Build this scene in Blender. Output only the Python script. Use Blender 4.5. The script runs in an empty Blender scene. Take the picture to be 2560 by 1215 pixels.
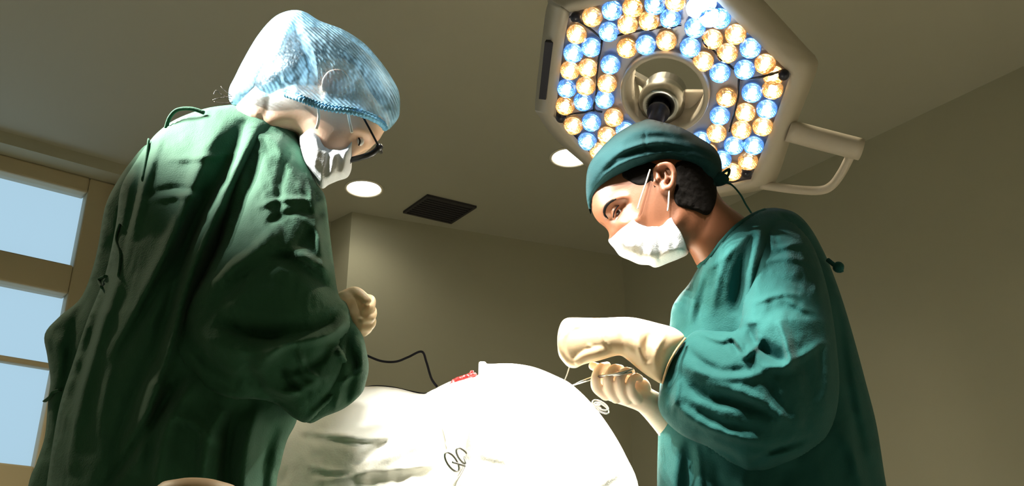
import bpy, bmesh, math, random
import numpy as np
from mathutils import Vector, Matrix, noise
from mathutils.geometry import delaunay_2d_cdt

random.seed(7)
SC = bpy.context.scene
COL = SC.collection
PI = math.pi

# ------------------------------------------------------------------ camera, world, exposure
F = 2500.0
TILT = math.radians(24.0)
CT, ST = math.cos(TILT), math.sin(TILT)
CAMZ = 0.8
cd = bpy.data.cameras.new('camera'); cam = bpy.data.objects.new('camera', cd); COL.objects.link(cam)
cam.location = (0, 0, CAMZ); cam.rotation_euler = (PI / 2 + TILT, 0, 0)
cd.sensor_width = 36.0; cd.lens = 36.0 * F / 2560.0; cd.clip_start = 0.02
SC.camera = cam
SC.view_settings.view_transform = 'Standard'; SC.view_settings.look = 'None'
SC.view_settings.gamma = 1.0; SC.view_settings.exposure = 0.0
SC.view_settings.use_curve_mapping = False
w = bpy.data.worlds.new('world'); SC.world = w; w.use_nodes = True
bgn = w.node_tree.nodes['Background']
bgn.inputs[0].default_value = (0.36, 0.54, 0.66, 1); bgn.inputs[1].default_value = 1.2


def cam_ray(px, py):
    x = (px - 1280.0) / F; u = (607.5 - py) / F
    return x, CT - u * ST, ST + u * CT


def P(px, py, Y):
    """photo point -> world point at horizontal distance Y from the camera"""
    x, yd, zd = cam_ray(px, py); t = Y / yd
    return Vector((x * t, Y, CAMZ + zd * t))


def on_z(px, py, z):
    x, yd, zd = cam_ray(px, py); t = (z - CAMZ) / zd
    return Vector((x * t, yd * t, z))


def on_plane(px, py, c, n):
    d = Vector(cam_ray(px, py)); o = Vector((0, 0, CAMZ))
    t = (c - o).dot(n) / d.dot(n)
    return o + d * t


def mpp(py, Y):
    """metres per photo pixel at that place"""
    x, yd, zd = cam_ray(1280, py)
    return Y / yd / F


# ------------------------------------------------------------------ surgical light beams (their lamp heads are built further down)
LC = P(1665, 235, 1.96)                                   # lamp head behind the right surgeon
LT = Vector((0.06, 1.42, 1.12))                           # what it is aimed at
LN = (LT - LC).normalized()
L2C = Vector((-1.30, 1.16, 2.34))                         # unseen second lamp head, added above the frame as source for the cap light
L2T = Vector((-0.36, 1.27, 1.66))
L2N = (L2T - L2C).normalized()
L3C = Vector((-0.05, 0.90, 2.42))                         # unseen third lamp head, added above the frame to light the drape front
L3T = Vector((0.13, 1.36, 1.08))
L3N = (L3T - L3C).normalized()


def spot(name, loc, target, power, col, size, blend=0.4, radius=0.02):
    l = bpy.data.lights.new(name, 'SPOT'); l.energy = power; l.color = col
    l.spot_size = math.radians(size); l.spot_blend = blend; l.shadow_soft_size = radius
    o = bpy.data.objects.new(name, l); COL.objects.link(o); o.location = loc
    o.rotation_euler = (Vector(target) - Vector(loc)).to_track_quat('-Z', 'Y').to_euler()
    return o


def plane_basis(n):
    u = n.cross(Vector((0, 0, 1))).normalized(); v = u.cross(n).normalized()
    return u, v


for (c, n, t, pw, sz, col) in ((LC, LN, LT, 100, 27, (1.0, 0.95, 0.84)), (L2C, L2N, L2T, 190, 27, (1.0, 0.97, 0.9)), (L3C, L3N, L3T, 70, 31, (1.0, 0.95, 0.84))):
    u_, v_ = plane_basis(n)
    for k in range(5):
        a = 2 * PI * k / 5 + 0.3
        p = c + n * 0.03 + (u_ * math.cos(a) + v_ * math.sin(a)) * 0.16
        spot('surgical_beam', p, t, pw, col, sz, 0.55, 0.018)


# ------------------------------------------------------------------ materials
def mat(name, col, rough=0.6, metal=0.0, bump=0.0, bscale=60, var=0.0, vscale=8, sheen=0.0, spec=0.5, emis=None, es=0.0,
        trans=0.0, alpha=1.0, weave=False, wrinkle=0.0, sss=0.0):
    m = bpy.data.materials.new(name); m.use_nodes = True
    nt = m.node_tree; b = nt.nodes['Principled BSDF']
    c4 = (col[0], col[1], col[2], 1)
    b.inputs['Base Color'].default_value = c4
    b.inputs['Roughness'].default_value = rough; b.inputs['Metallic'].default_value = metal
    b.inputs['Specular IOR Level'].default_value = spec
    if sheen: b.inputs['Sheen Weight'].default_value = sheen; b.inputs['Sheen Roughness'].default_value = 0.4
    if trans: b.inputs['Transmission Weight'].default_value = trans
    if sss: b.inputs['Subsurface Weight'].default_value = sss; b.inputs['Subsurface Scale'].default_value = 0.01; b.inputs['Subsurface Radius'].default_value = (1, .35, .2)
    b.inputs['Alpha'].default_value = alpha
    if emis: b.inputs['Emission Color'].default_value = (*emis, 1); b.inputs['Emission Strength'].default_value = es
    tc = nt.nodes.new('ShaderNodeTexCoord')
    if var:
        n = nt.nodes.new('ShaderNodeTexNoise'); n.inputs['Scale'].default_value = vscale; n.inputs['Detail'].default_value = 6
        nt.links.new(tc.outputs['Object'], n.inputs['Vector'])
        mx = nt.nodes.new('ShaderNodeMixRGB'); mx.inputs[1].default_value = tuple(x * (1 - var) for x in col) + (1,)
        mx.inputs[2].default_value = tuple(min(1, x * (1 + var)) for x in col) + (1,)
        nt.links.new(n.outputs[0], mx.inputs[0]); nt.links.new(mx.outputs[0], b.inputs['Base Color'])
    last = None
    if bump:
        n = nt.nodes.new('ShaderNodeTexNoise'); n.inputs['Scale'].default_value = bscale; n.inputs['Detail'].default_value = 4
        nt.links.new(tc.outputs['Object'], n.inputs['Vector'])
        bp = nt.nodes.new('ShaderNodeBump'); bp.inputs['Strength'].default_value = bump; bp.inputs['Distance'].default_value = 0.004
        nt.links.new(n.outputs[0], bp.inputs['Height']); last = bp
    if wrinkle:
        mu = nt.nodes.new('ShaderNodeTexNoise'); mu.inputs['Scale'].default_value = 14; mu.inputs['Detail'].default_value = 5
        mu.inputs['Distortion'].default_value = 1.6
        try: mu.noise_type = 'RIDGED_MULTIFRACTAL'
        except Exception: pass
        mp = nt.nodes.new('ShaderNodeMapping'); mp.inputs['Scale'].default_value = (1.0, 1.0, 0.45); mp.inputs['Rotation'].default_value = (0, 0.35, 0)
        nt.links.new(tc.outputs['Object'], mp.inputs[0]); nt.links.new(mp.outputs[0], mu.inputs['Vector'])
        bp = nt.nodes.new('ShaderNodeBump'); bp.inputs['Strength'].default_value = wrinkle; bp.inputs['Distance'].default_value = 0.006
        nt.links.new(mu.outputs[0], bp.inputs['Height'])
        if last: nt.links.new(last.outputs[0], bp.inputs['Normal'])
        last = bp
    if last: nt.links.new(last.outputs[0], b.inputs['Normal'])
    return m


M = {}
M['wall'] = mat('painted_wall', (0.42, 0.415, 0.315), 0.75, bump=0.15, bscale=40, var=0.05, vscale=2)
M['ceiling'] = mat('ceiling_paint', (0.44, 0.44, 0.37), 0.8, bump=0.1, bscale=30, var=0.04, vscale=2)
M['floor'] = mat('vinyl_floor', (0.60, 0.59, 0.53), 0.35, var=0.1, vscale=20)
M['winframe'] = mat('window_paint', (0.50, 0.43, 0.28), 0.5, bump=0.05)
M['green'] = mat('green_gown_cotton', (0.030, 0.105, 0.060), 0.85, bump=0.25, bscale=420, sheen=0.06, spec=0.15, var=0.12, vscale=9, wrinkle=0.35)
M['teal'] = mat('teal_gown_cotton', (0.017, 0.100, 0.096), 0.85, bump=0.25, bscale=420, sheen=0.06, spec=0.15, var=0.12, vscale=9, wrinkle=0.35)
M['tealcap'] = mat('teal_cap_cotton', (0.010, 0.050, 0.055), 0.85, bump=0.2, bscale=420, sheen=0.05, spec=0.15, wrinkle=0.12)
M['skin_l'] = mat('light_skin', (0.82, 0.54, 0.38), 0.5, bump=0.05, bscale=300, var=0.06, vscale=30, sss=0.15)
M['skin_d'] = mat('brown_skin', (0.27, 0.105, 0.052), 0.45, bump=0.05, bscale=300, var=0.08, vscale=30, sss=0.1)
M['hair'] = mat('dark_hair', (0.008, 0.006, 0.005), 0.8, bump=0.3, bscale=120, spec=0.15)
M['hair_b'] = mat('brown_hair', (0.05, 0.028, 0.018), 0.45, bump=0.6, bscale=150)
M['mask'] = mat('white_mask_fabric', (0.80, 0.83, 0.86), 0.8, bump=0.25, bscale=500, spec=0.2)
M['glove'] = mat('latex_glove', (0.86, 0.66, 0.42), 0.45, bump=0.15, bscale=60, var=0.05, vscale=25, sss=0.1)
M['glove_rim'] = mat('rolled_glove_rim', (0.45, 0.28, 0.13), 0.5)
M['glove_w'] = mat('pale_latex_glove', (0.88, 0.72, 0.56), 0.45, bump=0.12, bscale=60, sss=0.1)
M['drape'] = mat('white_drape_cotton', (0.80, 0.79, 0.72), 0.9, bump=0.15, bscale=300, wrinkle=0.15, spec=0.1)
M['lamp'] = mat('lamp_housing_paint', (0.55, 0.50, 0.42), 0.38, bump=0.02)
M['lampdark'] = mat('lamp_dark_panel', (0.012, 0.014, 0.03), 0.35)
M['reflector'] = mat('lamp_reflector_plate', (0.62, 0.62, 0.72), 0.3, metal=0.5)
M['metal'] = mat('brushed_steel', (0.55, 0.55, 0.53), 0.25, metal=1.0)
M['blackplastic'] = mat('black_plastic', (0.012, 0.012, 0.016), 0.35)
M['cable'] = mat('grey_cable_rubber', (0.018, 0.018, 0.024), 0.8, spec=0.1)
M['dark'] = mat('dark_vent_metal', (0.03, 0.028, 0.035), 0.6)
M['elastic'] = mat('white_elastic', (0.78, 0.74, 0.64), 0.8)
M['red'] = mat('blood_soaked_tissue', (0.55, 0.02, 0.02), 0.3, bump=0.5, bscale=120, var=0.6, vscale=90)
M['tan'] = mat('tan_upholstery', (0.62, 0.43, 0.26), 0.5, bump=0.1)
M['eyewhite'] = mat('eye_white', (0.75, 0.72, 0.70), 0.15)
M['iris'] = mat('eye_iris', (0.03, 0.02, 0.018), 0.1)
M['thread'] = mat('suture_thread', (0.6, 0.57, 0.5), 0.5)
M['shoe'] = mat('clog_rubber', (0.7, 0.7, 0.68), 0.5)
M['trouser'] = mat('scrub_trouser_cotton', (0.04, 0.13, 0.10), 0.85)
M['down'] = mat('downlight_diffuser', (0.9, 0.9, 0.85), 0.5, emis=(1.0, 0.95, 0.78), es=9)
M['corewarm'] = mat('led_core_warm', (1, 1, 1), 0.4, emis=(1.0, 0.74, 0.42), es=11)
M['coreblue'] = mat('led_core_cool', (1, 1, 1), 0.4, emis=(0.38, 0.66, 1.0), es=11)
M['corehot'] = mat('led_core_bright', (1, 1, 1), 0.4, emis=(1.0, 0.98, 0.95), es=30)


def lens_mat(name, tint):
    m = bpy.data.materials.new(name); m.use_nodes = True; nt = m.node_tree; nt.nodes.clear()
    out = nt.nodes.new('ShaderNodeOutputMaterial')
    g = nt.nodes.new('ShaderNodeBsdfGlass'); g.inputs['IOR'].default_value = 1.42; g.inputs['Roughness'].default_value = 0.02; g.inputs['Color'].default_value = (*tint, 1)
    nt.links.new(g.outputs[0], out.inputs[0])
    return m


M['lenswarm'] = lens_mat('warm_lens_glass', (1.0, 0.90, 0.72))
M['lensblue'] = lens_mat('cool_lens_glass', (0.74, 0.88, 1.0))


def bouffant_mat():
    m = bpy.data.materials.new('blue_nonwoven_cap'); m.use_nodes = True; nt = m.node_tree; nt.nodes.clear()
    N = nt.nodes.new; L = nt.links.new
    out = N('ShaderNodeOutputMaterial')
    tr = N('ShaderNodeBsdfTransparent'); tr.inputs[0].default_value = (0.80, 0.92, 1, 1)
    df = N('ShaderNodeBsdfDiffuse'); df.inputs[0].default_value = (0.36, 0.63, 0.82, 1)
    tl = N('ShaderNodeBsdfTranslucent'); tl.inputs[0].default_value = (0.36, 0.63, 0.82, 1)
    tc = N('ShaderNodeTexCoord')
    n = N('ShaderNodeTexNoise'); n.inputs['Scale'].default_value = 45; n.inputs['Detail'].default_value = 6
    L(tc.outputs['Object'], n.inputs['Vector'])
    mp = N('ShaderNodeMapping'); mp.inputs['Rotation'].default_value = (0, math.radians(37), 0)
    wv = N('ShaderNodeTexWave'); wv.wave_type = 'BANDS'; wv.bands_direction = 'X'; wv.inputs['Scale'].default_value = 62; wv.inputs['Distortion'].default_value = 4.0
    wv.inputs['Detail'].default_value = 3; wv.inputs['Detail Scale'].default_value = 0.12
    L(tc.outputs['Object'], mp.inputs[0]); L(mp.outputs[0], wv.inputs['Vector'])
    bp = N('ShaderNodeBump'); bp.inputs['Strength'].default_value = 0.5; bp.inputs['Distance'].default_value = 0.0015
    L(wv.outputs['Fac'], bp.inputs['Height'])
    for q in (df, tl): L(bp.outputs[0], q.inputs['Normal'])
    m1 = N('ShaderNodeMixShader'); m1.inputs[0].default_value = 0.35
    L(df.outputs[0], m1.inputs[1]); L(tl.outputs[0], m1.inputs[2])
    ad = N('ShaderNodeMath'); ad.operation = 'MULTIPLY_ADD'; ad.inputs[1].default_value = 0.85
    L(n.outputs[0], ad.inputs[0]); 
    mw = N('ShaderNodeMath'); mw.operation = 'MULTIPLY'; mw.inputs[1].default_value = 0.15; L(wv.outputs['Fac'], mw.inputs[0]); L(mw.outputs[0], ad.inputs[2])
    rp = N('ShaderNodeMapRange'); rp.inputs[1].default_value = 0.2; rp.inputs[2].default_value = 0.75
    rp.inputs[3].default_value = 0.20; rp.inputs[4].default_value = 0.78
    L(ad.outputs[0], rp.inputs[0])
    m2 = N('ShaderNodeMixShader')
    # the fabric is stretched thin over the ear
    vm = N('ShaderNodeVectorMath'); vm.operation = 'DISTANCE'; vm.inputs[1].default_value = EAR_AT
    L(tc.outputs['Object'], vm.inputs[0])
    re_ = N('ShaderNodeMapRange'); re_.inputs[1].default_value = 0.014; re_.inputs[2].default_value = 0.026; re_.inputs[3].default_value = 0.35; re_.inputs[4].default_value = 1.0
    L(vm.outputs['Value'], re_.inputs[0])
    mm = N('ShaderNodeMath'); mm.operation = 'MULTIPLY'; L(rp.outputs[0], mm.inputs[0]); L(re_.outputs[0], mm.inputs[1])
    L(mm.outputs[0], m2.inputs[0]); L(tr.outputs[0], m2.inputs[1]); L(m1.outputs[0], m2.inputs[2])
    L(m2.outputs[0], out.inputs[0])
    return m


EAR_AT = P(838, 208, 1.172)
M['bouffant'] = bouffant_mat()
M['bluecap_band'] = mat('blue_cap_band', (0.16, 0.45, 0.72), 0.8, bump=0.4, bscale=200)


def pane_mat():
    m = bpy.data.materials.new('frosted_pane'); m.use_nodes = True; nt = m.node_tree; nt.nodes.clear()
    out = nt.nodes.new('ShaderNodeOutputMaterial')
    tl = nt.nodes.new('ShaderNodeBsdfTranslucent'); tl.inputs[0].default_value = (0.85, 0.93, 1, 1)
    tr = nt.nodes.new('ShaderNodeBsdfTransparent')
    mx = nt.nodes.new('ShaderNodeMixShader'); mx.inputs[0].default_value = 0.93
    nt.links.new(tl.outputs[0], mx.inputs[1]); nt.links.new(tr.outputs[0], mx.inputs[2]); nt.links.new(mx.outputs[0], out.inputs[0])
    return m


M['pane'] = pane_mat()


def clear_mat():
    m = bpy.data.materials.new('clear_spectacle_glass'); m.use_nodes = True; nt = m.node_tree; nt.nodes.clear()
    out = nt.nodes.new('ShaderNodeOutputMaterial')
    gl = nt.nodes.new('ShaderNodeBsdfGlossy'); gl.inputs['Roughness'].default_value = 0.05
    tr = nt.nodes.new('ShaderNodeBsdfTransparent'); tr.inputs[0].default_value = (.9, .92, .92, 1)
    mx = nt.nodes.new('ShaderNodeMixShader'); mx.inputs[0].default_value = 0.88
    nt.links.new(gl.outputs[0], mx.inputs[1]); nt.links.new(tr.outputs[0], mx.inputs[2]); nt.links.new(mx.outputs[0], out.inputs[0])
    return m


M['clear'] = clear_mat()


# ------------------------------------------------------------------ mesh helpers
class MB:
    """collects vertices and faces; build() links them as ONE mesh object"""
    def __init__(s): s.v = []; s.f = []

    def add(s, vs, fs):
        o = len(s.v); s.v += [tuple(p) for p in vs]; s.f += [tuple(i + o for i in q) for q in fs]; return s

    def build(s, name, m, parent=None, smooth=True, root=None):
        me = bpy.data.meshes.new(name); me.from_pydata(s.v, [], s.f); me.update()
        return link_mesh(me, name, m, parent, smooth)


def link_mesh(me, name, m, parent=None, smooth=True):
    bm = bmesh.new(); bm.from_mesh(me); bmesh.ops.recalc_face_normals(bm, faces=bm.faces); bm.to_mesh(me); bm.free()
    o = bpy.data.objects.new(name, me); COL.objects.link(o)
    if m: me.materials.append(m)
    if smooth:
        me.polygons.foreach_set('use_smooth', [True] * len(me.polygons))
    if parent is not None: set_parent(o, parent)
    return o


def world_loc(o):
    v = Vector(o.location)
    while o.parent: o = o.parent; v += Vector(o.location)
    return v


def set_parent(o, parent):
    o.location = Vector(o.location) - world_loc(parent); o.parent = parent


def tag(o, label=None, cat=None, group=None, kind=None):
    if label: o['label'] = label
    if cat: o['category'] = cat
    if group: o['group'] = group
    if kind: o['kind'] = kind
    return o


def thing(name, loc, label, cat, group=None):
    o = bpy.data.objects.new(name, None); COL.objects.link(o); o.location = loc; o.empty_display_size = 0.1
    return tag(o, label, cat, group)


def box_vf(c, sx, sy, sz, R=None):
    c = Vector(c); vs = []
    for x in (-1, 1):
        for y in (-1, 1):
            for z in (-1, 1):
                p = Vector((x * sx / 2, y * sy / 2, z * sz / 2))
                vs.append(c + (R @ p if R else p))
    return vs, [(0, 1, 3, 2), (4, 6, 7, 5), (0, 4, 5, 1), (2, 3, 7, 6), (0, 2, 6, 4), (1, 5, 7, 3)]


def bevel_obj(o, wd, seg=3):
    md = o.modifiers.new('bevel', 'BEVEL'); md.width = wd; md.segments = seg; md.limit_method = 'ANGLE'; return o


def smooth_pts(pts, n=6, closed=False):
    """Catmull-Rom through points given as Vectors or tuples"""
    pts = [Vector(p) for p in pts]; N = len(pts); out = []
    rng = range(N) if closed else range(N - 1)
    for i in rng:
        if closed: p0, p1, p2, p3 = pts[i - 1], pts[i], pts[(i + 1) % N], pts[(i + 2) % N]
        else: p0, p1, p2, p3 = pts[max(0, i - 1)], pts[i], pts[i + 1], pts[min(N - 1, i + 2)]
        for k in range(n):
            t = k / n
            out.append(0.5 * ((2 * p1) + (p2 - p0) * t + (2 * p0 - 5 * p1 + 4 * p2 - p3) * t * t + (3 * p1 - p0 - 3 * p2 + p3) * t ** 3))
    if not closed: out.append(pts[-1])
    return out


def tube_vf(pts, r, seg=8, closed=False, flat=1.0):
    """r is a number or a list; returns a capped tube"""
    pts = [Vector(p) for p in pts]; N = len(pts)
    rs = r if isinstance(r, (list, tuple)) else [r] * N
    if len(rs) != N: rs = [rs[min(len(rs) - 1, int(i / (N - 1) * (len(rs) - 1) + 0.5))] for i in range(N)]
    vs, fs = [], []
    up = None
    for i in range(N):
        a = pts[i - 1] if (i > 0 or closed) else pts[i]
        b = pts[(i + 1) % N] if (i < N - 1 or closed) else pts[i]
        t = (b - a).normalized() if (b - a).length > 1e-9 else Vector((0, 0, 1))
        if up is None:
            up = Vector((0, 0, 1)) if abs(t.z) < 0.9 else Vector((1, 0, 0))
        s = t.cross(up).normalized(); up = s.cross(t).normalized()
        for k in range(seg):
            an = 2 * PI * k / seg
            vs.append(pts[i] + s * math.cos(an) * rs[i] + up * math.sin(an) * rs[i] * flat)
    for i in range(N if closed else N - 1):
        j = (i + 1) % N
        for k in range(seg):
            q = (k + 1) % seg
            fs.append((i * seg + k, i * seg + q, j * seg + q, j * seg + k))
    if not closed:
        fs.append(tuple(range(seg))); fs.append(tuple((N - 1) * seg + k for k in range(seg))[::-1])
    return vs, fs


def sphere_vf(c, r, nu=16, nv=10, sc=(1, 1, 1), R=None):
    c = Vector(c); vs, fs = [], []
    for j in range(nv + 1):
        th = PI * j / nv
        for i in range(nu):
            ph = 2 * PI * i / nu
            p = Vector((math.sin(th) * math.cos(ph) * r * sc[0], math.sin(th) * math.sin(ph) * r * sc[1], math.cos(th) * r * sc[2]))
            vs.append(c + (R @ p if R else p))
    for j in range(nv):
        for i in range(nu):
            k = (i + 1) % nu
            fs.append((j * nu + i, j * nu + k, (j + 1) * nu + k, (j + 1) * nu + i))
    me = bmesh.new(); bv = [me.verts.new(v) for v in vs]
    for q in fs: me.faces.new([bv[i] for i in q])
    bmesh.ops.remove_doubles(me, verts=me.verts, dist=1e-6)
    me.verts.index_update()
    V = [v.co.copy() for v in me.verts]; Fc = [tuple(v.index for v in f.verts) for f in me.faces]; me.free()
    return V, Fc


def remesh(mb, voxel, iters=4, keep=1.0):
    """union of overlapping closed shells -> one continuous smooth mesh datablock"""
    me = bpy.data.meshes.new('tmp'); me.from_pydata(mb.v, [], mb.f)
    o = bpy.data.objects.new('tmp', me); COL.objects.link(o)
    md = o.modifiers.new('r', 'REMESH'); md.mode = 'VOXEL'; md.voxel_size = voxel
    if iters:
        sm = o.modifiers.new('s', 'SMOOTH'); sm.factor = 0.5; sm.iterations = iters
    if keep < 1.0:
        dc = o.modifiers.new('d', 'DECIMATE'); dc.ratio = keep
    dg = bpy.context.evaluated_depsgraph_get()
    out = bpy.data.meshes.new_from_object(o.evaluated_get(dg))
    bpy.data.objects.remove(o)
    return out


def chain(mb, pts, rs, flat=None):
    """dense spheres along a smoothed chain: a limb or finger before remesh"""
    p4 = [Vector((*p, )) for p in pts]
    sp = smooth_pts(p4, 8); n = len(sp); m = len(rs)
    last = None
    for i, p in enumerate(sp):
        t = i / (n - 1) * (m - 1); k = min(int(t), m - 2); r = rs[k] + (rs[k + 1] - rs[k]) * (t - k)
        if last is not None and (p - last).length < r * 0.18 and i < n - 1: continue
        last = p
        mb.add(*sphere_vf(p, r, 14, 10))


# ------------------------------------------------------------------ inflated forms with traced folds
def seg_dist(X, Y, pts):
    best = np.full(X.shape, 1e9); sgn = np.zeros(X.shape); tt = np.zeros(X.shape)
    L = [0]
    for i in range(len(pts) - 1): L.append(L[-1] + math.hypot(pts[i + 1][0] - pts[i][0], pts[i + 1][1] - pts[i][1]))
    for i in range(len(pts) - 1):
        ax, ay = pts[i][:2]; bx, by = pts[i + 1][:2]; dx, dy = bx - ax, by - ay; l2 = dx * dx + dy * dy + 1e-9
        t = np.clip(((X - ax) * dx + (Y - ay) * dy) / l2, 0, 1)
        ex = X - (ax + t * dx); ey = Y - (ay + t * dy); d = np.hypot(ex, ey)
        m = d < best
        best = np.where(m, d, best); sgn = np.where(m, np.sign(dx * ey - dy * ex), sgn)
        tt = np.where(m, (L[i] + t * math.sqrt(l2)) / L[-1], tt)
    return best, sgn, tt


def fold_field(X, Y, folds):
    """each fold: (points, height in mm, width px, [width px on its right side])"""
    H = np.zeros(X.shape)
    for fd in folds:
        pts, amp, w1 = fd[0], fd[1], fd[2]; w2 = fd[3] if len(fd) > 3 else w1
        sp = [(p.x, p.y) for p in smooth_pts([(a, b, 0) for a, b in pts], 5)]
        d, s, t = seg_dist(X, Y, sp)
        w_ = np.where(s > 0, w1, w2)
        H += amp * 0.001 * np.exp(-(d / w_) ** 2) * np.clip(np.sin(PI * np.clip(t, 0.0, 1.0)), 0, 1) ** 0.55
    return H


def inside(X, Y, poly):
    r = np.zeros(X.shape, bool); n = len(poly)
    for i in range(n):
        x1, y1 = poly[i]; x2, y2 = poly[(i + 1) % n]
        if y1 == y2: continue
        c = ((y1 > Y) != (y2 > Y)) & (X < (x2 - x1) * (Y - y1) / (y2 - y1) + x1)
        r ^= c
    return r


class Form:
    """a closed volume whose outline follows a traced contour at distance Yc, T metres thick towards the camera and Tb away"""
    def __init__(s, outline, Yc, T, Tb=None, step=7, folds=(), rough=0.0, rs=30.0, Yf=None, power=0.5, npts=5, low=1260, bulge=(), rim=0):
        s.rim = rim; s.soft = 0.3
        s.Yc = Yc; s.T = T; s.Tb = T if Tb is None else Tb; s.folds = folds; s.rough = rough; s.rs = rs; s.Yf = Yf; s.power = power; s.bulge = bulge
        sp = smooth_pts([(a, b, 0) for a, b in outline], npts, closed=True)
        s.poly = [(p.x, p.y) for p in sp]
        xs = [p[0] for p in s.poly]; ys = [p[1] for p in s.poly]
        s.x0, s.x1, s.y0, s.y1 = min(xs), max(xs), min(ys), max(ys)
        # Poisson height
        g = max(3.0, max(s.x1 - s.x0, s.y1 - s.y0) / 110.0); s.g = g
        nx = int((s.x1 - s.x0) / g) + 5; ny = int((s.y1 - s.y0) / g) + 5
        GX, GY = np.meshgrid(s.x0 - 2 * g + np.arange(nx) * g, s.y0 - 2 * g + np.arange(ny) * g)
        m = inside(GX, GY, s.poly)
        u = np.zeros(GX.shape)
        for it in range(2200):
            un = 0.25 * (np.roll(u, 1, 0) + np.roll(u, -1, 0) + np.roll(u, 1, 1) + np.roll(u, -1, 1) + 1.0)
            u = np.where(m, un, 0)
        s.u = u / max(u.max(), 1e-9)
        # triangulate
        pts = []
        P0 = s.poly
        bnd = []
        for i in range(len(P0)):
            a = P0[i]; b = P0[(i + 1) % len(P0)]; l = math.hypot(a[0] - b[0], a[1] - b[1])
            k = max(1, int(l / step))
            for j in range(k): bnd.append((a[0] + (b[0] - a[0]) * j / k, a[1] + (b[1] - a[1]) * j / k))
        cl = [bnd[0]]
        for b in bnd[1:]:
            if math.hypot(b[0] - cl[-1][0], b[1] - cl[-1][1]) > step * 0.45: cl.append(b)
        if math.hypot(cl[0][0] - cl[-1][0], cl[0][1] - cl[-1][1]) < step * 0.45: cl.pop()
        bnd = cl; s.bnd = bnd
        ipts = []
        for (ya, yb, st) in ((s.y0, min(low, s.y1), step), (low, s.y1, step * 3)):
            if yb <= ya: continue
            gx = np.arange(s.x0, s.x1, st); gy = np.arange(ya + st * 0.5, yb, st * 0.87)
            A, B = np.meshgrid(gx, gy); A = A + (np.arange(len(gy))[:, None] % 2) * st * 0.5
            A = A.ravel(); B = B.ravel(); k = inside(A, B, s.poly)
            A, B = A[k], B[k]
            d = seg_dist(A, B, bnd + [bnd[0]])[0]; k = d > st * 0.5
            ipts += list(zip(A[k], B[k]))
        allp = [Vector(p) for p in bnd + ipts]; nb = len(bnd)
        ov, oe, of, *_ = delaunay_2d_cdt(allp, [], [list(range(nb))], 1, 1e-4)
        V = np.array([(p.x, p.y) for p in ov]); s.X, s.Y = V[:, 0], V[:, 1]
        dist = seg_dist(s.X, s.Y, bnd + [bnd[0]])[0]
        s.isb = dist < 0.05
        s.tri = [tuple(f) for f in of if len(f) >= 3]

    def hn(s, X, Y):
        gx = (X - (s.x0 - 2 * s.g)) / s.g; gy = (Y - (s.y0 - 2 * s.g)) / s.g
        i = np.clip(gx.astype(int), 0, s.u.shape[1] - 2); j = np.clip(gy.astype(int), 0, s.u.shape[0] - 2)
        fx = gx - i; fy = gy - j
        u = s.u[j, i] * (1 - fx) * (1 - fy) + s.u[j, i + 1] * fx * (1 - fy) + s.u[j + 1, i] * (1 - fx) * fy + s.u[j + 1, i + 1] * fx * fy
        if s.rim:
            d = np.clip(seg_dist(X, Y, s.bnd + [s.bnd[0]])[0] / s.rim, 0, 1)
            return np.sqrt(1 - (1 - d) ** 2) * (1 - s.soft + s.soft * np.clip(u, 0, 1) ** 0.5)
        return np.clip(u, 0, 1) ** s.power

    def centre(s, X, Y):
        return s.Yc + (s.Yf(X, Y) if s.Yf else 0.0 * X)

    def front(s, X, Y):
        X = np.atleast_1d(np.asarray(X, float)); Y = np.atleast_1d(np.asarray(Y, float))
        h = s.hn(X, Y)
        H = h * s.T
        for (bx, by, bw, ba) in s.bulge: H = H + ba * 0.001 * np.exp(-((X - bx) ** 2 + (Y - by) ** 2) / bw ** 2) * np.minimum(1, h * 2.5)
        H = H + fold_field(X, Y, s.folds) * np.minimum(1, h * 3.0)
        if s.rough:
            nn = np.array([noise.fractal(Vector((a / s.rs, b / s.rs * 0.7, 3.1)), 1.0, 2.0, 3) for a, b in zip(X, Y)])
            H = H + nn * s.rough * np.minimum(1, h * 3.0)
        return s.centre(X, Y) - H

    def yat(s, px, py):
        return float(s.front(px, py)[0])

    def on(s, px, py, off=0.0):
        return P(px, py, s.yat(px, py) - off)

    def emit(s, mb):
        f = s.front(s.X, s.Y); h = s.hn(s.X, s.Y); c = s.centre(s.X, s.Y)
        b = c + h * s.Tb
        f = np.where(s.isb, c, np.minimum(f, c - 0.0005)); n = len(s.X)
        vs = [P(x, y, yy) for x, y, yy in zip(s.X, s.Y, f)]
        idx = {}; bvs = []
        for i in range(n):
            if s.isb[i]: idx[i] = i
            else: idx[i] = n + len(bvs); bvs.append(P(s.X[i], s.Y[i], b[i]))
        fs = [t[::-1] for t in s.tri] + [tuple(idx[i] for i in t) for t in s.tri]
        mb.add(vs + bvs, fs)
        return s


def patch(mb, form, outline, off, step=5, back=0.006, rough=0.0, rs=8.0, folds=()):
    """a thin layer of real thickness lying on another form"""
    f = Form(outline, 0, 1, step=step, rim=8)
    base = form.front(f.X, f.Y); d = seg_dist(f.X, f.Y, f.bnd + [f.bnd[0]])[0]
    e = np.sqrt(1 - (1 - np.clip(d / 9.0, 0, 1)) ** 2)
    nn = np.array([noise.fractal(Vector((a / rs, b / rs, 1.7)), 1.0, 2.0, 3) for a, b in zip(f.X, f.Y)]) * rough
    fr = base - (off + nn + fold_field(f.X, f.Y, folds)) * e; bk = base + back * e + 0.0008; n = len(f.X)
    mb.add([P(x, y, v) for x, y, v in zip(f.X, f.Y, fr)] + [P(x, y, v) for x, y, v in zip(f.X, f.Y, bk)],
           [t[::-1] for t in f.tri] + [tuple(i + n for i in t) for t in f.tri] +
           [(i, (i + 1) % len(f.bnd), n + (i + 1) % len(f.bnd), n + i) for i in range(len(f.bnd))])


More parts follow.
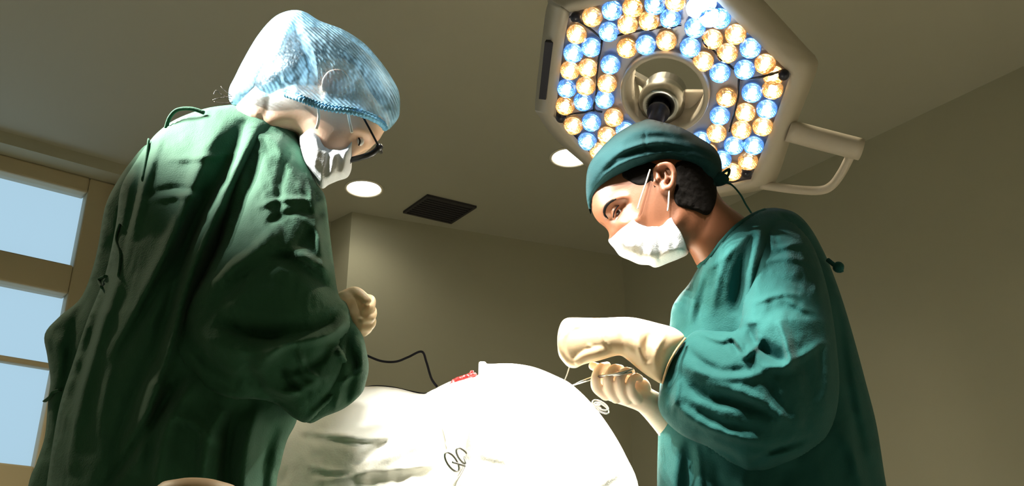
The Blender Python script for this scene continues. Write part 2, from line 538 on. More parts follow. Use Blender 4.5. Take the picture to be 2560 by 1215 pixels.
# ------------------------------------------------------------------ the room
CZ = 2.8
A_ = on_z(880, 530, CZ); B_ = Vector((0.56, 4.66, CZ))
R0 = on_z(2560, 165, CZ); R1 = on_z(2170, 350, CZ)
A2 = Vector((-0.85, 4.25, CZ)); Wl = on_z(0, 326, CZ)
dL = (Wl - A2); dL.z = 0; dL.normalize()
dR = (R0 - B_); dR.z = 0; dR.normalize()
E_ = A2 + dL * 4.2
C_ = B_ + dR * 6.2
D1 = Vector((C_.x - 0.5, -1.8, CZ)); D2 = Vector((E_.x, -1.8, CZ))
C_ = B_ + dR * ((-1.8 - B_.y) / dR.y)


def wall(name, a, b, m, hole=None, th=0.14, h=CZ):
    """a vertical slab from a to b, inner face on the line, thickness outwards (away from the camera)"""
    a = Vector((a.x, a.y, 0)); b = Vector((b.x, b.y, 0)); d = (b - a); L = d.length; d.normalize()
    n = Vector((-d.y, d.x, 0))
    if n.dot((a + b) / 2 - Vector((0, 1, 0))) < 0: n = -n
    mb = MB()
    rects = [(0, L, 0, h)] if not hole else [(0, hole[0], 0, h), (hole[1], L, 0, h), (hole[0], hole[1], 0, hole[2]), (hole[0], hole[1], hole[3], h)]
    for (u0, u1, z0, z1) in rects:
        if u1 - u0 < 1e-4 or z1 - z0 < 1e-4: continue
        vs = []
        for u in (u0, u1):
            for z in (z0, z1):
                for t in (0, th): vs.append(a + d * u + n * t + Vector((0, 0, z)))
        mb.add(vs, [(0, 1, 3, 2), (4, 6, 7, 5), (0, 4, 5, 1), (2, 3, 7, 6), (0, 2, 6, 4), (1, 5, 7, 3)])
    o = mb.build(name, m, smooth=False); tag(o, kind='structure'); return a, d, n


# window coordinates in the plane of the left wall
wn = Vector((-dL.y, dL.x, 0))
if wn.y < 0: wn = -wn
REC = 0.13


def wuv(px, py, off=REC):
    p = on_plane(px, py, Vector((A2.x, A2.y, 0)) + wn * off, wn); return (p - A2).dot(dL), p.z


u_r = (wuv(220, 490)[0] + wuv(165, 740)[0] + wuv(75, 1168)[0]) / 3
zt1 = wuv(220, 490)[1]; zb1 = wuv(185, 670)[1]; zt2 = wuv(165, 740)[1]; zb2 = wuv(75, 1168)[1]; zbar = wuv(120, 915)[1]
print('window', [round(v, 3) for v in (wuv(220, 490)[0], wuv(185, 670)[0], wuv(165, 740)[0], wuv(75, 1168)[0], zt1, zb1, zt2, zbar, zb2)], wuv(0, 455), wuv(0, 645), wuv(0, 1160))
wu0 = u_r - 0.13; wu1 = u_r + 2.2; wz0 = zb2 - 0.10; wz1 = min(zt1 + 0.13, CZ - 0.05)
a0, d0, n0 = wall('wall_left', A2, E_, M['wall'], hole=(wu0, wu1, wz0, wz1), th=0.3)
wall('wall_back', A_, B_, M['wall'])
rv = MB()
wall('trim_1', A2, A_, M['wall'], th=0.1)
wall('wall_right', B_, C_, M['wall'])
wall('wall_front', C_ + Vector((0.1, 0, 0)), Vector((E_.x - 0.1, -1.8, CZ)), M['wall'])
wall('wall_side', E_, Vector((E_.x, -1.9, CZ)), M['wall'])
for nm, z, m, t in (('floor', 0, M['floor'], -0.1), ('ceiling', CZ, M['ceiling'], 0.12)):
    mb = MB(); cor = [A_, B_, C_, Vector((E_.x, -1.8, 0)), E_, A2]; n6 = len(cor)
    lo, hi = sorted((z, z + t))
    mb.add([Vector((p.x, p.y, lo)) for p in cor] + [Vector((p.x, p.y, hi)) for p in cor],
           [tuple(range(n6)), tuple(range(2 * n6 - 1, n6 - 1, -1))] + [(k, (k + 1) % n6, n6 + (k + 1) % n6, n6 + k) for k in range(n6)])
    tag(mb.build(nm, m, smooth=False), kind='structure')


def wbox(mb, u0, u1, z0, z1, t0, t1):
    vs = []
    for u in (u0, u1):
        for z in (z0, z1):
            for t in (t0, t1): vs.append(a0 + d0 * u + n0 * t + Vector((0, 0, z)))
    mb.add(vs, [(0, 1, 3, 2), (4, 6, 7, 5), (0, 4, 5, 1), (2, 3, 7, 6), (0, 2, 6, 4), (1, 5, 7, 3)])


mb = MB(); f0, f1 = REC - 0.03, REC + 0.05
wbox(mb, wu0, u_r, wz0, wz1, f0, f1); wbox(mb, wu1 - 0.1, wu1, wz0, wz1, f0, f1)
wbox(mb, u_r, wu1 - 0.1, zt1, wz1, f0, f1); wbox(mb, u_r, wu1 - 0.1, wz0, zb2, f0, f1)
wbox(mb, u_r, wu1 - 0.1, zt2, zb1, f0, f1); wbox(mb, u_r, wu1 - 0.1, zbar - 0.012, zbar + 0.012, f0 + 0.02, f1 - 0.02)
wbox(mb, u_r + 1.05, u_r + 1.15, zb2, zt1, f0, f1)
wf = mb.build('window_1', M['winframe'], smooth=False); tag(wf, kind='structure'); bevel_obj(wf, 0.008, 2)
mb = MB(); wbox(mb, u_r - 0.005, wu1 - 0.095, zb1 - 0.005, zt1 + 0.005, REC + 0.01, REC + 0.016)
mb.build('upper_pane', M['pane'], wf, smooth=False)
mb = MB(); wbox(mb, u_r - 0.005, wu1 - 0.095, zb2 - 0.005, zt2 + 0.005, REC + 0.01, REC + 0.016)
mb.build('lower_pane', M['pane'], wf, smooth=False)


# downlights
def downlight(px, py, label, k=0.085, power=6):
    c = on_z(px, py, CZ)
    t = thing('recessed_downlight', c, label, 'ceiling light', 'round ceiling downlights')
    mb = MB(); ring = []
    vs, fs = [], []
    for i in range(40):
        a = 2 * PI * i / 40
        for (r, z) in ((k, -0.001), (k, -0.006), (k - 0.006, -0.008), (k - 0.012, -0.004), (k - 0.012, -0.001)):
            vs.append(c + Vector((math.cos(a) * r, math.sin(a) * r, z)))
    for i in range(40):
        j = (i + 1) % 40
        for q in range(5):
            fs.append((i * 5 + q, j * 5 + q, j * 5 + (q + 1) % 5, i * 5 + (q + 1) % 5))
    mb.add(vs, fs); mb.build('trim_ring', M['elastic'], t)
    mb = MB(); vs = [c + Vector((math.cos(2 * PI * i / 40) * (k - 0.011), math.sin(2 * PI * i / 40) * (k - 0.011), -0.003)) for i in range(40)]
    mb.add(vs, [tuple(range(40))[::-1]]); mb.build('diffuser', M['down'], t, smooth=False)
    spot('downlight_or_fill_spot', c + Vector((0, 0, -0.012)), c + Vector((0, 0, -1)), power, (1.0, 0.9, 0.68), 150, 0.8, 0.05)
    return t


downlight(910, 470, 'round ceiling downlight just right of the white face mask of the green-gowned surgeon')
downlight(1425, 392, 'round ceiling downlight partly hidden behind the corner of the large surgical lamp')
# unseen ceiling spots, added to fill the room and wash the walls
for (x, y, pw, sz) in ((2.25, 1.5, 260, 84), (-1.9, 2.0, 130, 150), (0.3, 2.05, 70, 150), (-0.9, -0.6, 10, 150), (0.9, -0.6, 4, 150), (3.2, 0.6, 90, 90)):
    c = Vector((x, y, CZ)); spot('downlight_or_fill_spot', c + Vector((0, 0, -0.02)), c + Vector((0, 0, -1)), pw, (1.0, 0.86, 0.60), sz, 0.8, 0.06)

# ceiling vent
vc = [on_z(*q, CZ) for q in ((1068, 485), (1192, 514), (1128, 555), (1008, 527))]
cc = sum(vc, Vector()) / 4
t = thing('ceiling_vent', cc, 'dark square air vent set in the ceiling between the two surgeons', 'air vent')
ex = ((vc[1] - vc[0]) + (vc[2] - vc[3])) / 4; ey = ((vc[3] - vc[0]) + (vc[2] - vc[1])) / 4


def vbox(mb, a0_, a1_, b0_, b1_, z0, z1):
    vs = [cc + ex * a + ey * b + Vector((0, 0, z)) for a in (a0_, a1_) for b in (b0_, b1_) for z in (z0, z1)]
    mb.add(vs, [(0, 1, 3, 2), (4, 6, 7, 5), (0, 4, 5, 1), (2, 3, 7, 6), (0, 2, 6, 4), (1, 5, 7, 3)])


mb = MB()
for q in ((-1, 1, -1, -.9), (-1, 1, .9, 1), (-1, -.9, -.9, .9), (.9, 1, -.9, .9)): vbox(mb, *q, -0.012, -0.001)
mb.build('frame', M['dark'], t, smooth=False)
mb = MB()
for k in range(9):
    b = -0.8 + k * 0.2; vbox(mb, -.9, .9, b - 0.05, b + 0.05, -0.009, -0.003)
mb.build('louvre', M['dark'], t, smooth=False)
mb = MB(); vbox(mb, -.92, .92, -.92, .92, -0.0025, -0.001); mb.build('backing', M['dark'], t, smooth=False)


# ------------------------------------------------------------------ surgical lamp
def lamp_px(pts): return [(1300 + a / 2.43, b / 2.43) for a, b in pts]


def build_lamp():
    """the lamp head in its own plane: back_up is the direction away from the lit side"""
    n = LN; up = -n
    inner = lamp_px([(300, 90), (255, 340), (222, 670), (245, 730), (440, 945), (690, 1180), (760, 1210), (1100, 1150), (1375, 1092), (1412, 1060), (1530, 770), (1632, 480), (1618, 425), (1400, 215), (1190, 0), (1090, -95), (1010, -110), (640, -10), (330, 72)])
    outer = lamp_px([(170, 20), (140, 190), (92, 620), (110, 700), (220, 850), (430, 1035), (660, 1270), (760, 1300), (1180, 1205), (1480, 1152), (1560, 1090), (1660, 800), (1800, 440), (1798, 350), (1745, 290), (1470, -10), (1230, -240), (1080, -270), (240, -60)])
    mid = [(a[0] * 0.62 + b[0] * 0.38, a[1] * 0.62 + b[1] * 0.38) for a, b in zip(inner, outer)]
    N = len(inner); S = 3
    Pi = [on_plane(x, y, LC, n) for x, y in inner]
    Pin = [on_plane(x, y, LC + up * 0.012, n) for x, y in inner]
    Pm = [on_plane(x, y, LC - up * 0.004, n) for x, y in mid]
    Po = [on_plane(x, y, LC + up * 0.055, n) for x, y in outer]
    cb = LC + up * 0.10
    Pb = [on_plane(x, y, LC + up * 0.055, n).lerp(cb, 0.18) + up * 0.055 for x, y in outer]
    Pc = [p.lerp(LC + up * 0.115, 0.45) for p in Pb]
    rings = [Pin, Pi, Pm, Po, Pb, Pc]
    rings = [smooth_pts(r, S, closed=True) for r in rings]
    n2 = len(rings[0])
    t = thing('surgical_lamp', LC.copy(), 'large angular ceiling-mounted surgical lamp with blue and amber lenses behind the teal-capped surgeon', 'surgical lamp')
    u_, v_ = plane_basis(n)
    hub = LC + up * 0.0
    # central ring position from the photo
    rc = on_plane(1662, 232, LC, n); rad = (on_plane(1775, 240, LC, n) - rc).length
    mb = MB(); vs = [p for r in rings for p in r]; fs = []
    for k in range(len(rings) - 1):
        for i in range(n2):
            j = (i + 1) % n2; fs.append((k * n2 + i, k * n2 + j, (k + 1) * n2 + j, (k + 1) * n2 + i))
    mb.add(vs, fs)
    # back cover: from last ring to the central tube
    last = rings[-1]
    circ = [rc + up * 0.118 + (u_ * math.cos(a) + v_ * math.sin(a)) * rad * 0.98 for a in [2 * PI * i / n2 for i in range(n2)]]
    # align angular order
    def ang(p): q = p - rc; return math.atan2(q.dot(v_), q.dot(u_))
    circ2 = []
    for p in last:
        a = ang(p); circ2.append(rc + up * 0.118 + (u_ * math.cos(a) + v_ * math.sin(a)) * rad * 0.98)
    mb.add(last + circ2, [(i, (i + 1) % n2, n2 + (i + 1) % n2, n2 + i) for i in range(n2)])
    o = mb.build('housing', M['lamp'], t); md = o.modifiers.new('w', 'SOLIDIFY'); md.thickness = 0.003
    # reflector plate with a round hole
    pl = [p for p in smooth_pts([on_plane(x, y, LC + up * 0.02, n) for x, y in inner], S, closed=True)]
    pc = []
    for p in pl:
        a = ang(p); pc.append(rc + up * 0.02 + (u_ * math.cos(a) + v_ * math.sin(a)) * rad * 0.97)
    mb = MB(); mb.add(pl + pc, [(i, (i + 1) % n2, n2 + (i + 1) % n2, n2 + i) for i in range(n2)])
    mb.build('reflector_plate', M['reflector'], t, smooth=False)
    # seams between lens modules
    mb = MB()
    for seg in (((500, 240), (470, 420), (465, 560), (450, 660), (500, 680)), ((590, 215), (760, 180), (980, 150)), ((1110, 240), (1200, 330), (1300, 420)), ((1330, 480), (1320, 620), (1270, 800)), ((300, 100), (420, 170), (500, 240)), ((1600, 430), (1450, 470), (1340, 480)), ((240, 700), (340, 690), (450, 670))):
        pts = smooth_pts([on_plane(*q, LC - up * 0.0005, n) for q in lamp_px(seg)], 4); mb.add(*tube_vf(pts, 0.0028, 6))
    mb.build('module_seam', M['lampdark'], t)
    # dark corner blocks
    for q in ((340, 105), (1600, 455), (250, 715), (1375, 1050)):
        c = on_plane(*lamp_px([q])[0], LC - up * 0.004, n); mb = MB(); mb.add(*sphere_vf(c, 0.013, 14, 8)); mb.build('corner_cap', M['lampdark'], t)
    # ring: tube-like collar
    mb = MB(); prof = [(1.0, 0.012), (1.0, -0.006), (0.97, -0.012), (0.89, -0.012), (0.86, -0.004), (0.86, 0.12), (0.98, 0.12)]
    vs, fs = [], []; K = 64
    for i in range(K):
        a = 2 * PI * i / K
        for (r, h) in prof: vs.append(rc + (u_ * math.cos(a) + v_ * math.sin(a)) * rad * r + up * h)
    for i in range(K):
        j = (i + 1) % K
        for q in range(len(prof)): w2 = (q + 1) % len(prof); fs.append((i * len(prof) + q, j * len(prof) + q, j * len(prof) + w2, i * len(prof) + w2))
    mb.add(vs, fs); mb.build('centre_ring', M['lamp'], t)
    # hub: metal socket held by a spoke, dark sterile handle below it
    hc = on_plane(1652, 262, LC + up * 0.03, n)
    def lathe(prof, c, ax, K=32):
        uu, vv = plane_basis(ax); vs, fs = [], []; m_ = len(prof)
        for i in range(K):
            a = 2 * PI * i / K
            for (r, h) in prof: vs.append(c + (uu * math.cos(a) + vv * math.sin(a)) * r + ax * h)
        for i in range(K):
            j = (i + 1) % K
            for q in range(m_ - 1): fs.append((i * m_ + q, j * m_ + q, j * m_ + q + 1, i * m_ + q + 1))
        return vs, fs
    mb = MB(); mb.add(*lathe([(0.0, -0.07), (0.052, -0.07), (0.055, -0.01), (0.046, 0.012), (0.038, 0.014), (0.026, 0.012), (0.024, -0.02), (0.0, -0.02)], hc, n))
    mb.build('hub_socket', M['metal'], t)
    mb = MB(); hd = (n + Vector((0.02, -0.05, -0.25))).normalized()
    mb.add(*lathe([(0, -0.02), (0.019, -0.02), (0.02, 0.03), (0.026, 0.035), (0.026, 0.045), (0.018, 0.05), (0.017, 0.15), (0.0, 0.155)], hc, n))
    mb.build('centre_handle', M['lampdark'], t)
    mb = MB(); sp = on_plane(1765, 262, LC + up * 0.06, n)
    d = (sp - hc); R = Matrix((d.normalized(), n.cross(d.normalized()), n)).transposed()
    mb.add(*box_vf(hc.lerp(sp, 0.55) + up * 0.03, d.length * 1.0, 0.046, 0.02, R)); o = mb.build('hub_spoke', M['lamp'], t, smooth=False); bevel_obj(o, 0.004)
    d2 = (on_plane(1560, 210, LC + up * 0.06, n) - hc); R = Matrix((d2.normalized(), n.cross(d2.normalized()), n)).transposed()
    mb = MB(); mb.add(*box_vf(hc + d2 * 0.5 + up * 0.06, d2.length, 0.02, 0.02, R)); o = mb.build('hub_spoke', M['metal'], t, smooth=False)
    # side display slot, following the left edge
    q = [on_plane(x, y, LC + up * 0.020, n) for x, y in ((1366, 98), (1387, 100), (1368, 242), (1351, 240))]
    q = [p + n * 0.016 for p in q]
    mb = MB(); mb.add(q + [p + up * 0.014 for p in q], [(0, 1, 2, 3), (7, 6, 5, 4), (0, 4, 5, 1), (1, 5, 6, 2), (2, 6, 7, 3), (3, 7, 4, 0)])
    o = mb.build('display_strip', M['lampdark'], t, smooth=False); o['label'] = 'black slot on the side of the housing'
    # side grip: thick tube with a thinner loop bar
    def lp(x, y, b=0.04): return on_plane(x, y, LC + up * b, n)
    mb = MB(); mb.add(*tube_vf(smooth_pts([lp(1970, 326), lp(2060, 350), lp(2153, 374)], 4), 0.0255, 24)); mb.build('side_grip', M['lamp'], t)
    mb = MB(); mb.add(*tube_vf(smooth_pts([lp(2128, 385), lp(2105, 430), lp(2080, 463), (lp(2050, 476)), lp(1990, 474), lp(1900, 462)], 5), 0.0105, 14)); mb.build('loop_bar', M['lamp'], t)
    # suspension: yoke from the back up to the ceiling
    mb = MB(); top = Vector((LC.x + 0.25, LC.y + 0.35, CZ - 0.002))
    mb.add(*tube_vf(smooth_pts([LC + up * 0.11 + v_ * 0.2, LC + up * 0.25 + v_ * 0.25, Vector((top.x, top.y, 2.55)), top], 8), 0.024, 16)); mb.build('suspension_arm', M['lamp'], t)
    # lenses
    W = [(440, 100), (685, 45), (655, 145), (785, 125), (945, 5), (345, 205), (305, 425), (415, 410), (400, 520), (275, 640), (530, 505), (650, 290), (890, 245), (1115, 370), (1255, 590), (1195, 805), (1170, 235), (1260, 320), (1310, 205), (1490, 385), (1535, 540), (1370, 680), (1345, 785), (1475, 765), (1385, 975), (1290, 1040), (325, 760), (570, 710), (530, 820), (480, 915), (1540, 455), (700, 1010), (640, 925), (1140, 920)]
    B = [(560, 60), (540, 190), (820, 25), (915, 110), (1065, 165), (1215, 110), (325, 320), (435, 285), (285, 535), (385, 615), (550, 390), (515, 600), (765, 270), (1035, 285), (1215, 440), (1215, 700), (1400, 290), (1365, 420), (1410, 560), (1500, 660), (1300, 880), (1420, 880), (435, 740), (410, 855), (640, 790), (1100, 850), (1225, 965), (760, 1090), (1000, 1000), (880, 1100)]
    Hh = [(1075, 45), (1150, 100), (1130, 10)]
    xt = u_; 
    dome = bpy.data.meshes.new('lens_dome')
    bm = bmesh.new(); bmesh.ops.create_icosphere(bm, subdivisions=2, radius=0.0245)
    rnd = random.Random(3)
    for v in bm.verts:
        v.co.z *= 0.95
        k = 1 + rnd.uniform(-0.035, 0.035); v.co *= k
    bm.to_mesh(dome); bm.free(); dome.materials.append(M['lensblue'])
    dome2 = dome.copy(); dome2.materials.clear(); dome2.materials.append(M['lenswarm'])
    def core_mesh(m_, r=0.0062):
        me = bpy.data.meshes.new('led'); bm = bmesh.new(); bmesh.ops.create_uvsphere(bm, u_segments=12, v_segments=8, radius=r); bm.to_mesh(me); bm.free(); me.materials.append(m_)
        me.polygons.foreach_set('use_smooth', [True] * len(me.polygons)); return me
    def cup_mesh(m_):
        me = bpy.data.meshes.new('cup'); bm = bmesh.new(); K = 20; ringsv = []
        for (r, z) in ((0.021, 0.0), (0.017, -0.010), (0.009, -0.016)):
            ringsv.append([bm.verts.new((r * math.cos(2 * PI * i / K), r * math.sin(2 * PI * i / K), z)) for i in range(K)])
        for a, b in zip(ringsv, ringsv[1:]):
            for i in range(K): bm.faces.new((a[i], a[(i + 1) % K], b[(i + 1) % K], b[i]))
        bm.faces.new(ringsv[-1]); bm.to_mesh(me); bm.free(); me.materials.append(m_); return me
    cw, cb_, chh = core_mesh(M['corewarm']), core_mesh(M['coreblue']), core_mesh(M['corehot'], 0.012)
    cupw = cup_mesh(mat('amber_glow_reflector', (0.85, 0.62, 0.36), 0.2, metal=0.9, emis=(1.0, 0.66, 0.34), es=0.18)); cupb = cup_mesh(mat('blue_glow_reflector', (0.45, 0.66, 0.95), 0.2, metal=0.9, emis=(0.3, 0.55, 1.0), es=0.22))  # cups also glow faintly themselves, standing in for LED light they would reflect
    R = Matrix((u_, v_, n)).transposed().to_4x4()
    if R.determinant() < 0: R = Matrix((v_, u_, n)).transposed().to_4x4()
    rot = R.to_euler()
    for lst, dm, cm, cp in ((W, dome2, cw, cupw), (B, dome, cb_, cupb), (Hh, dome, chh, cupb)):
        for q in lst:
            px, py = lamp_px([q])[0]
            c = on_plane(px, py, LC + up * 0.004, n)
            if (c - rc).length < rad + 0.012: c = rc + (c - rc).normalized() * (rad + 0.02)
            o = bpy.data.objects.new('lens', dm); COL.objects.link(o); o.location = c; o.rotation_euler = rot; set_parent(o, t)
            o['label'] = 'amber lens' if dm is dome2 else 'blue lens'
            for nm, me, off in (('light_source', cm, 0.004), ('reflector_cup', cp, 0.0)):
                k = bpy.data.objects.new(nm, me); COL.objects.link(k); k.parent = o; k.location = (0, 0, -off)
    return t


build_lamp()
# two unseen lamp heads, added as sources for the light on cap and drape
for lc_, ln_, lab in ((L2C, L2N, 'added unseen round surgical lamp head above the surgeon in the blue bouffant cap'), (L3C, L3N, 'added unseen round surgical lamp head above the drape, between the two surgeons')):
    t = thing('surgical_lamp', lc_.copy(), lab, 'surgical lamp')
    u_, v_ = plane_basis(ln_)
    vs, fs = [], []; prof = [(0.01, 0.0), (0.24, 0.0), (0.27, -0.02), (0.26, -0.07), (0.1, -0.1), (0.01, -0.1)]
    for i in range(36):
        a = 2 * PI * i / 36
        for (r, h) in prof: vs.append(lc_ + (u_ * math.cos(a) + v_ * math.sin(a)) * r + ln_ * h)
    for i in range(36):
        j = (i + 1) % 36
        for q in range(5): fs.append((i * 6 + q, j * 6 + q, j * 6 + q + 1, i * 6 + q + 1))
    mb = MB(); mb.add(vs, fs); mb.build('housing', M['lamp'], t)
    mb = MB(); mb.add(*tube_vf([lc_ - ln_ * 0.09, Vector((lc_.x - 0.1, lc_.y - 0.05, 2.65)), Vector((lc_.x - 0.1, lc_.y - 0.05, CZ - 0.002))], 0.025, 14)); mb.build('suspension_arm', M['lamp'], t)


# ------------------------------------------------------------------ left surgeon
def mesh_of(mb):
    me = bpy.data.meshes.new('m'); me.from_pydata(mb.v, [], mb.f); return me


def px_chain(mb, pts, scale=1.0):
    """chain of (px, py, Y, radius px)"""
    chain(mb, [P(a, b, y) for a, b, y, r in pts], [r * mpp(b, y) * scale for a, b, y, r in pts])


def px_tube(pts, rpx, seg=8, n=6, closed=False, flat=1.0):
    q = [P(a, b, y) for a, b, y in pts]; r = rpx * mpp(pts[0][1], pts[0][2])
    return tube_vf(smooth_pts(q, n, closed=closed), r, seg, closed=closed, flat=flat)


def legs(mb, root, x, y, top=0.62):
    for s in (-0.085, 0.085):
        chain(mb, [(x + s, y, top), (x + s, y, 0.45), (x + s, y + 0.02, 0.09)], [0.06, 0.052, 0.042])


def shoes(root, x, y, dx):
    for s in (-0.085, 0.085):
        mb = MB(); mb.add(*sphere_vf((x + s + dx * 0.05, y, 0.0), 0.05, 18, 12, sc=(2.6, 1.05, 1.9)))
        me = mesh_of(mb); bm = bmesh.new(); bm.from_mesh(me)
        for v in bm.verts:
            if v.co.z < 0: v.co.z = 0.0
            v.co.z = v.co.z * (0.75 if (v.co.x - x - s) * dx > 0.05 else 1)
        bm.to_mesh(me); bm.free(); link_mesh(me, 'shoe', M['shoe'], root)


rootL = thing('person', (-0.43, 1.27, 0), 'person in dark green gown and translucent blue bouffant cap, glasses and white mask, bending over', 'person')

gl_y = 1.27
# torso
torso_folds = [
    ([(610, 300), (575, 400), (500, 540), (455, 680), (415, 830), (390, 960)], -24, 26, 16),
    ([(690, 315), (630, 420), (575, 560), (520, 700), (470, 850)], -24, 26, 16),
    ([(655, 300), (600, 410), (535, 550), (470, 700), (430, 840), (380, 1000), (340, 1190)], 20, 22, 16),
    ([(560, 300), (500, 420), (430, 600), (330, 800), (280, 900), (240, 1100)], 12, 22, 14),
    ([(530, 480), (430, 660), (320, 840), (255, 960), (230, 1100)], -8, 20),
    ([(380, 340), (350, 440), (320, 560), (300, 650), (262, 780)], -10, 14, 8),
    ([(410, 320), (372, 430), (350, 520), (330, 600)], 9, 10),
    ([(330, 480), (300, 600), (280, 720), (240, 860), (200, 1000), (170, 1190)], 12, 10, 18),
    ([(300, 560), (262, 720), (215, 880), (170, 1040)], -12, 14),
    ([(420, 400), (520, 395), (600, 380)], 4, 6, 10),
    ([(360, 490), (430, 470), (500, 480)], -5, 8), ([(360, 505), (440, 490), (500, 496)], 5, 8),
    ([(400, 860), (340, 980), (300, 1100), (270, 1215)], -10, 20),
    ([(500, 940), (440, 1030), (400, 1140), (390, 1260)], 14, 16, 24),
    ([(470, 930), (400, 1020), (330, 1130), (250, 1240)], -14, 14),
    ([(560, 1020), (520, 1100), (500, 1250)], 12, 20, 14),
    ([(600, 1000), (570, 1100), (560, 1300)], -14, 18),
    ([(650, 1010), (625, 1080), (610, 1180), (600, 1350)], 16, 16, 24),
    ([(690, 1060), (665, 1150), (650, 1300)], -12, 14),
    ([(420, 1040), (480, 1060), (560, 1120)], 8, 10, 16),
]
torso_folds = [(f[0], f[1] * 1.5, *f[2:]) for f in torso_folds]
T1 = Form([(575, 262), (640, 258), (695, 276), (732, 312), (755, 352), (768, 400), (780, 470), (775, 600), (770, 760), (765, 900), (745, 1040), (718, 1100), (702, 1160), (690, 1230), (680, 1500), (700, 2100), (640, 2300), (300, 2320), (-60, 2250), (20, 1800), (80, 1420), (112, 1240), (130, 1120), (150, 1010), (185, 900), (218, 800), (262, 690), (290, 560), (302, 470), (335, 410), (365, 365), (395, 330), (440, 298), (510, 272)],
          gl_y, 0.17, 0.15, step=7, folds=torso_folds, rough=0.004, rs=60, power=0.55)
# back flap hanging open behind
T2 = Form([(370, 360), (330, 400), (292, 455), (262, 520), (240, 640), (205, 740), (150, 790), (112, 835), (118, 890), (126, 950), (120, 1000), (112, 1090), (90, 1160), (68, 1225), (20, 1500), (-60, 1900), (60, 2200), (400, 2200), (420, 1400), (420, 900), (430, 500), (410, 380)],
          gl_y + 0.10, 0.10, 0.10, step=8, folds=[([(240, 660), (190, 800), (165, 950), (140, 1150)], -12, 14), ([(140, 830), (155, 900), (150, 1000)], 8, 14)], rough=0.004, rs=50)
# near sleeve
sl_folds = [
    ([(700, 560), (640, 620), (560, 680), (470, 750)], 14, 12, 26),
    ([(740, 640), (640, 660), (560, 740), (520, 800)], -8, 20),
    ([(820, 560), (740, 620), (700, 660)], -8, 16), ([(760, 540), (790, 580), (800, 640)], 8, 10),
    ([(850, 745), (800, 700), (750, 660), (680, 630)], -12, 12, 22), ([(840, 690), (780, 650), (720, 620)], 9, 12),
    ([(540, 800), (620, 835), (720, 845), (810, 820), (868, 775)], -22, 14, 26),
    ([(500, 820), (560, 870), (660, 880), (740, 870)], 10, 20),
    ([(868, 782), (830, 830), (760, 845), (700, 862), (640, 930)], 22, 20, 16),
    ([(905, 850), (885, 900), (850, 960), (790, 1030)], -14, 12, 20),
    ([(878, 800), (870, 850), (850, 880), (872, 910), (860, 960), (800, 1020), (765, 1056)], 20, 8, 14),
    ([(830, 850), (800, 900), (760, 920), (700, 930)], -8, 12), ([(740, 870), (770, 930), (820, 950)], 9, 9), ([(700, 900), (730, 960), (780, 980)], -9, 12),
    ([(650, 960), (720, 985), (800, 950)], 10, 12), ([(600, 920), (680, 990), (740, 1030)], -14, 18),
    ([(500, 960), (560, 985), (640, 1000), (690, 1010)], 10, 12), ([(460, 780), (480, 850), (540, 920), (600, 960)], -12, 18),
    ([(450, 770), (440, 850), (470, 930)], 8, 10),
    ([(600, 380), (640, 340), (690, 360), (720, 420)], 8, 14), ([(650, 380), (620, 470), (580, 560)], -10, 16), ([(720, 380), (700, 470), (690, 560)], -7, 12), ([(770, 400), (780, 500), (800, 600), (815, 700)], 7, 10),
    ([(640, 520), (700, 500), (790, 500)], 6, 8), ([(660, 560), (740, 530), (810, 540)], -6, 9),
]
sl_folds = [(f[0], f[1] * 1.25, *f[2:]) for f in sl_folds]
T3 = Form([(590, 330), (650, 292), (705, 300), (748, 350), (770, 400), (790, 455), (813, 492), (822, 560), (833, 650), (846, 735), (866, 758), (876, 790), (874, 826), (852, 856), (864, 880), (872, 905), (864, 955), (835, 1000), (802, 1030), (768, 1056), (735, 1045), (690, 1010), (630, 1000), (560, 1005), (480, 970), (430, 900), (425, 830), (452, 768), (500, 700), (548, 590), (560, 450)],
          gl_y - 0.09, 0.115, 0.12, Yf=lambda X, Y: 0.085 * (1 - np.clip((Y - 330) / 330.0, 0, 1) ** 1.0), step=5, folds=sl_folds, rough=0.0035, rs=40, power=0.5)
T4 = Form([(830, 750), (868, 762), (882, 800), (906, 838), (917, 880), (922, 920), (915, 955), (903, 985), (862, 1020), (815, 1040), (768, 1057), (740, 1000), (770, 900), (800, 820)],
          gl_y - 0.075, 0.06, 0.09, step=5, power=0.5, folds=[([(880, 810), (872, 870), (890, 930), (850, 1020)], -16, 14), ([(905, 850), (900, 920), (880, 980)], 8, 8), ([(918, 920), (880, 940), (850, 960)], 8, 6, 9), ([(880, 960), (870, 1000), (860, 1030)], -6, 6), ([(850, 980), (840, 1010), (835, 1040)], 6, 7)])
gown = MB()
for t_ in (T1, T2, T3, T4): t_.emit(gown)
gL = gown.build('gown', M['green'], rootL); tag(gL, 'crumpled dark green surgical gown')
# ties at the back
for pts in ([(300, 560, 1.16), (290, 600, 1.15), (300, 640, 1.14), (296, 690, 1.14)],
            [(265, 690, 1.13), (248, 700, 1.12), (255, 720, 1.12)], [(150, 975, 1.2), (135, 980, 1.2), (126, 992, 1.2), (112, 1003, 1.2)], [(372, 350, 1.19), (366, 395, 1.18), (356, 450, 1.17)]):
    fm = T2 if pts[0][0] == 150 else T1
    q = [(a, b, min(fm.yat(a, b), T1.yat(a, b) if inside(np.array([a]), np.array([b]), T1.poly)[0] else 9) - 0.004) for a, b, y in pts]
    mb = MB(); mb.add(*px_tube(q, 6, 8, 5, flat=0.5)); mb.build('gown_tie', M['green'], gL)
mb = MB(); mb.add(*px_tube([(415, 320, 1.25), (425, 292, 1.24), (445, 274, 1.235), (480, 272, 1.23), (510, 282, 1.23)], 5, 8, 5)); mb.build('neck_tie', M['green'], gL)

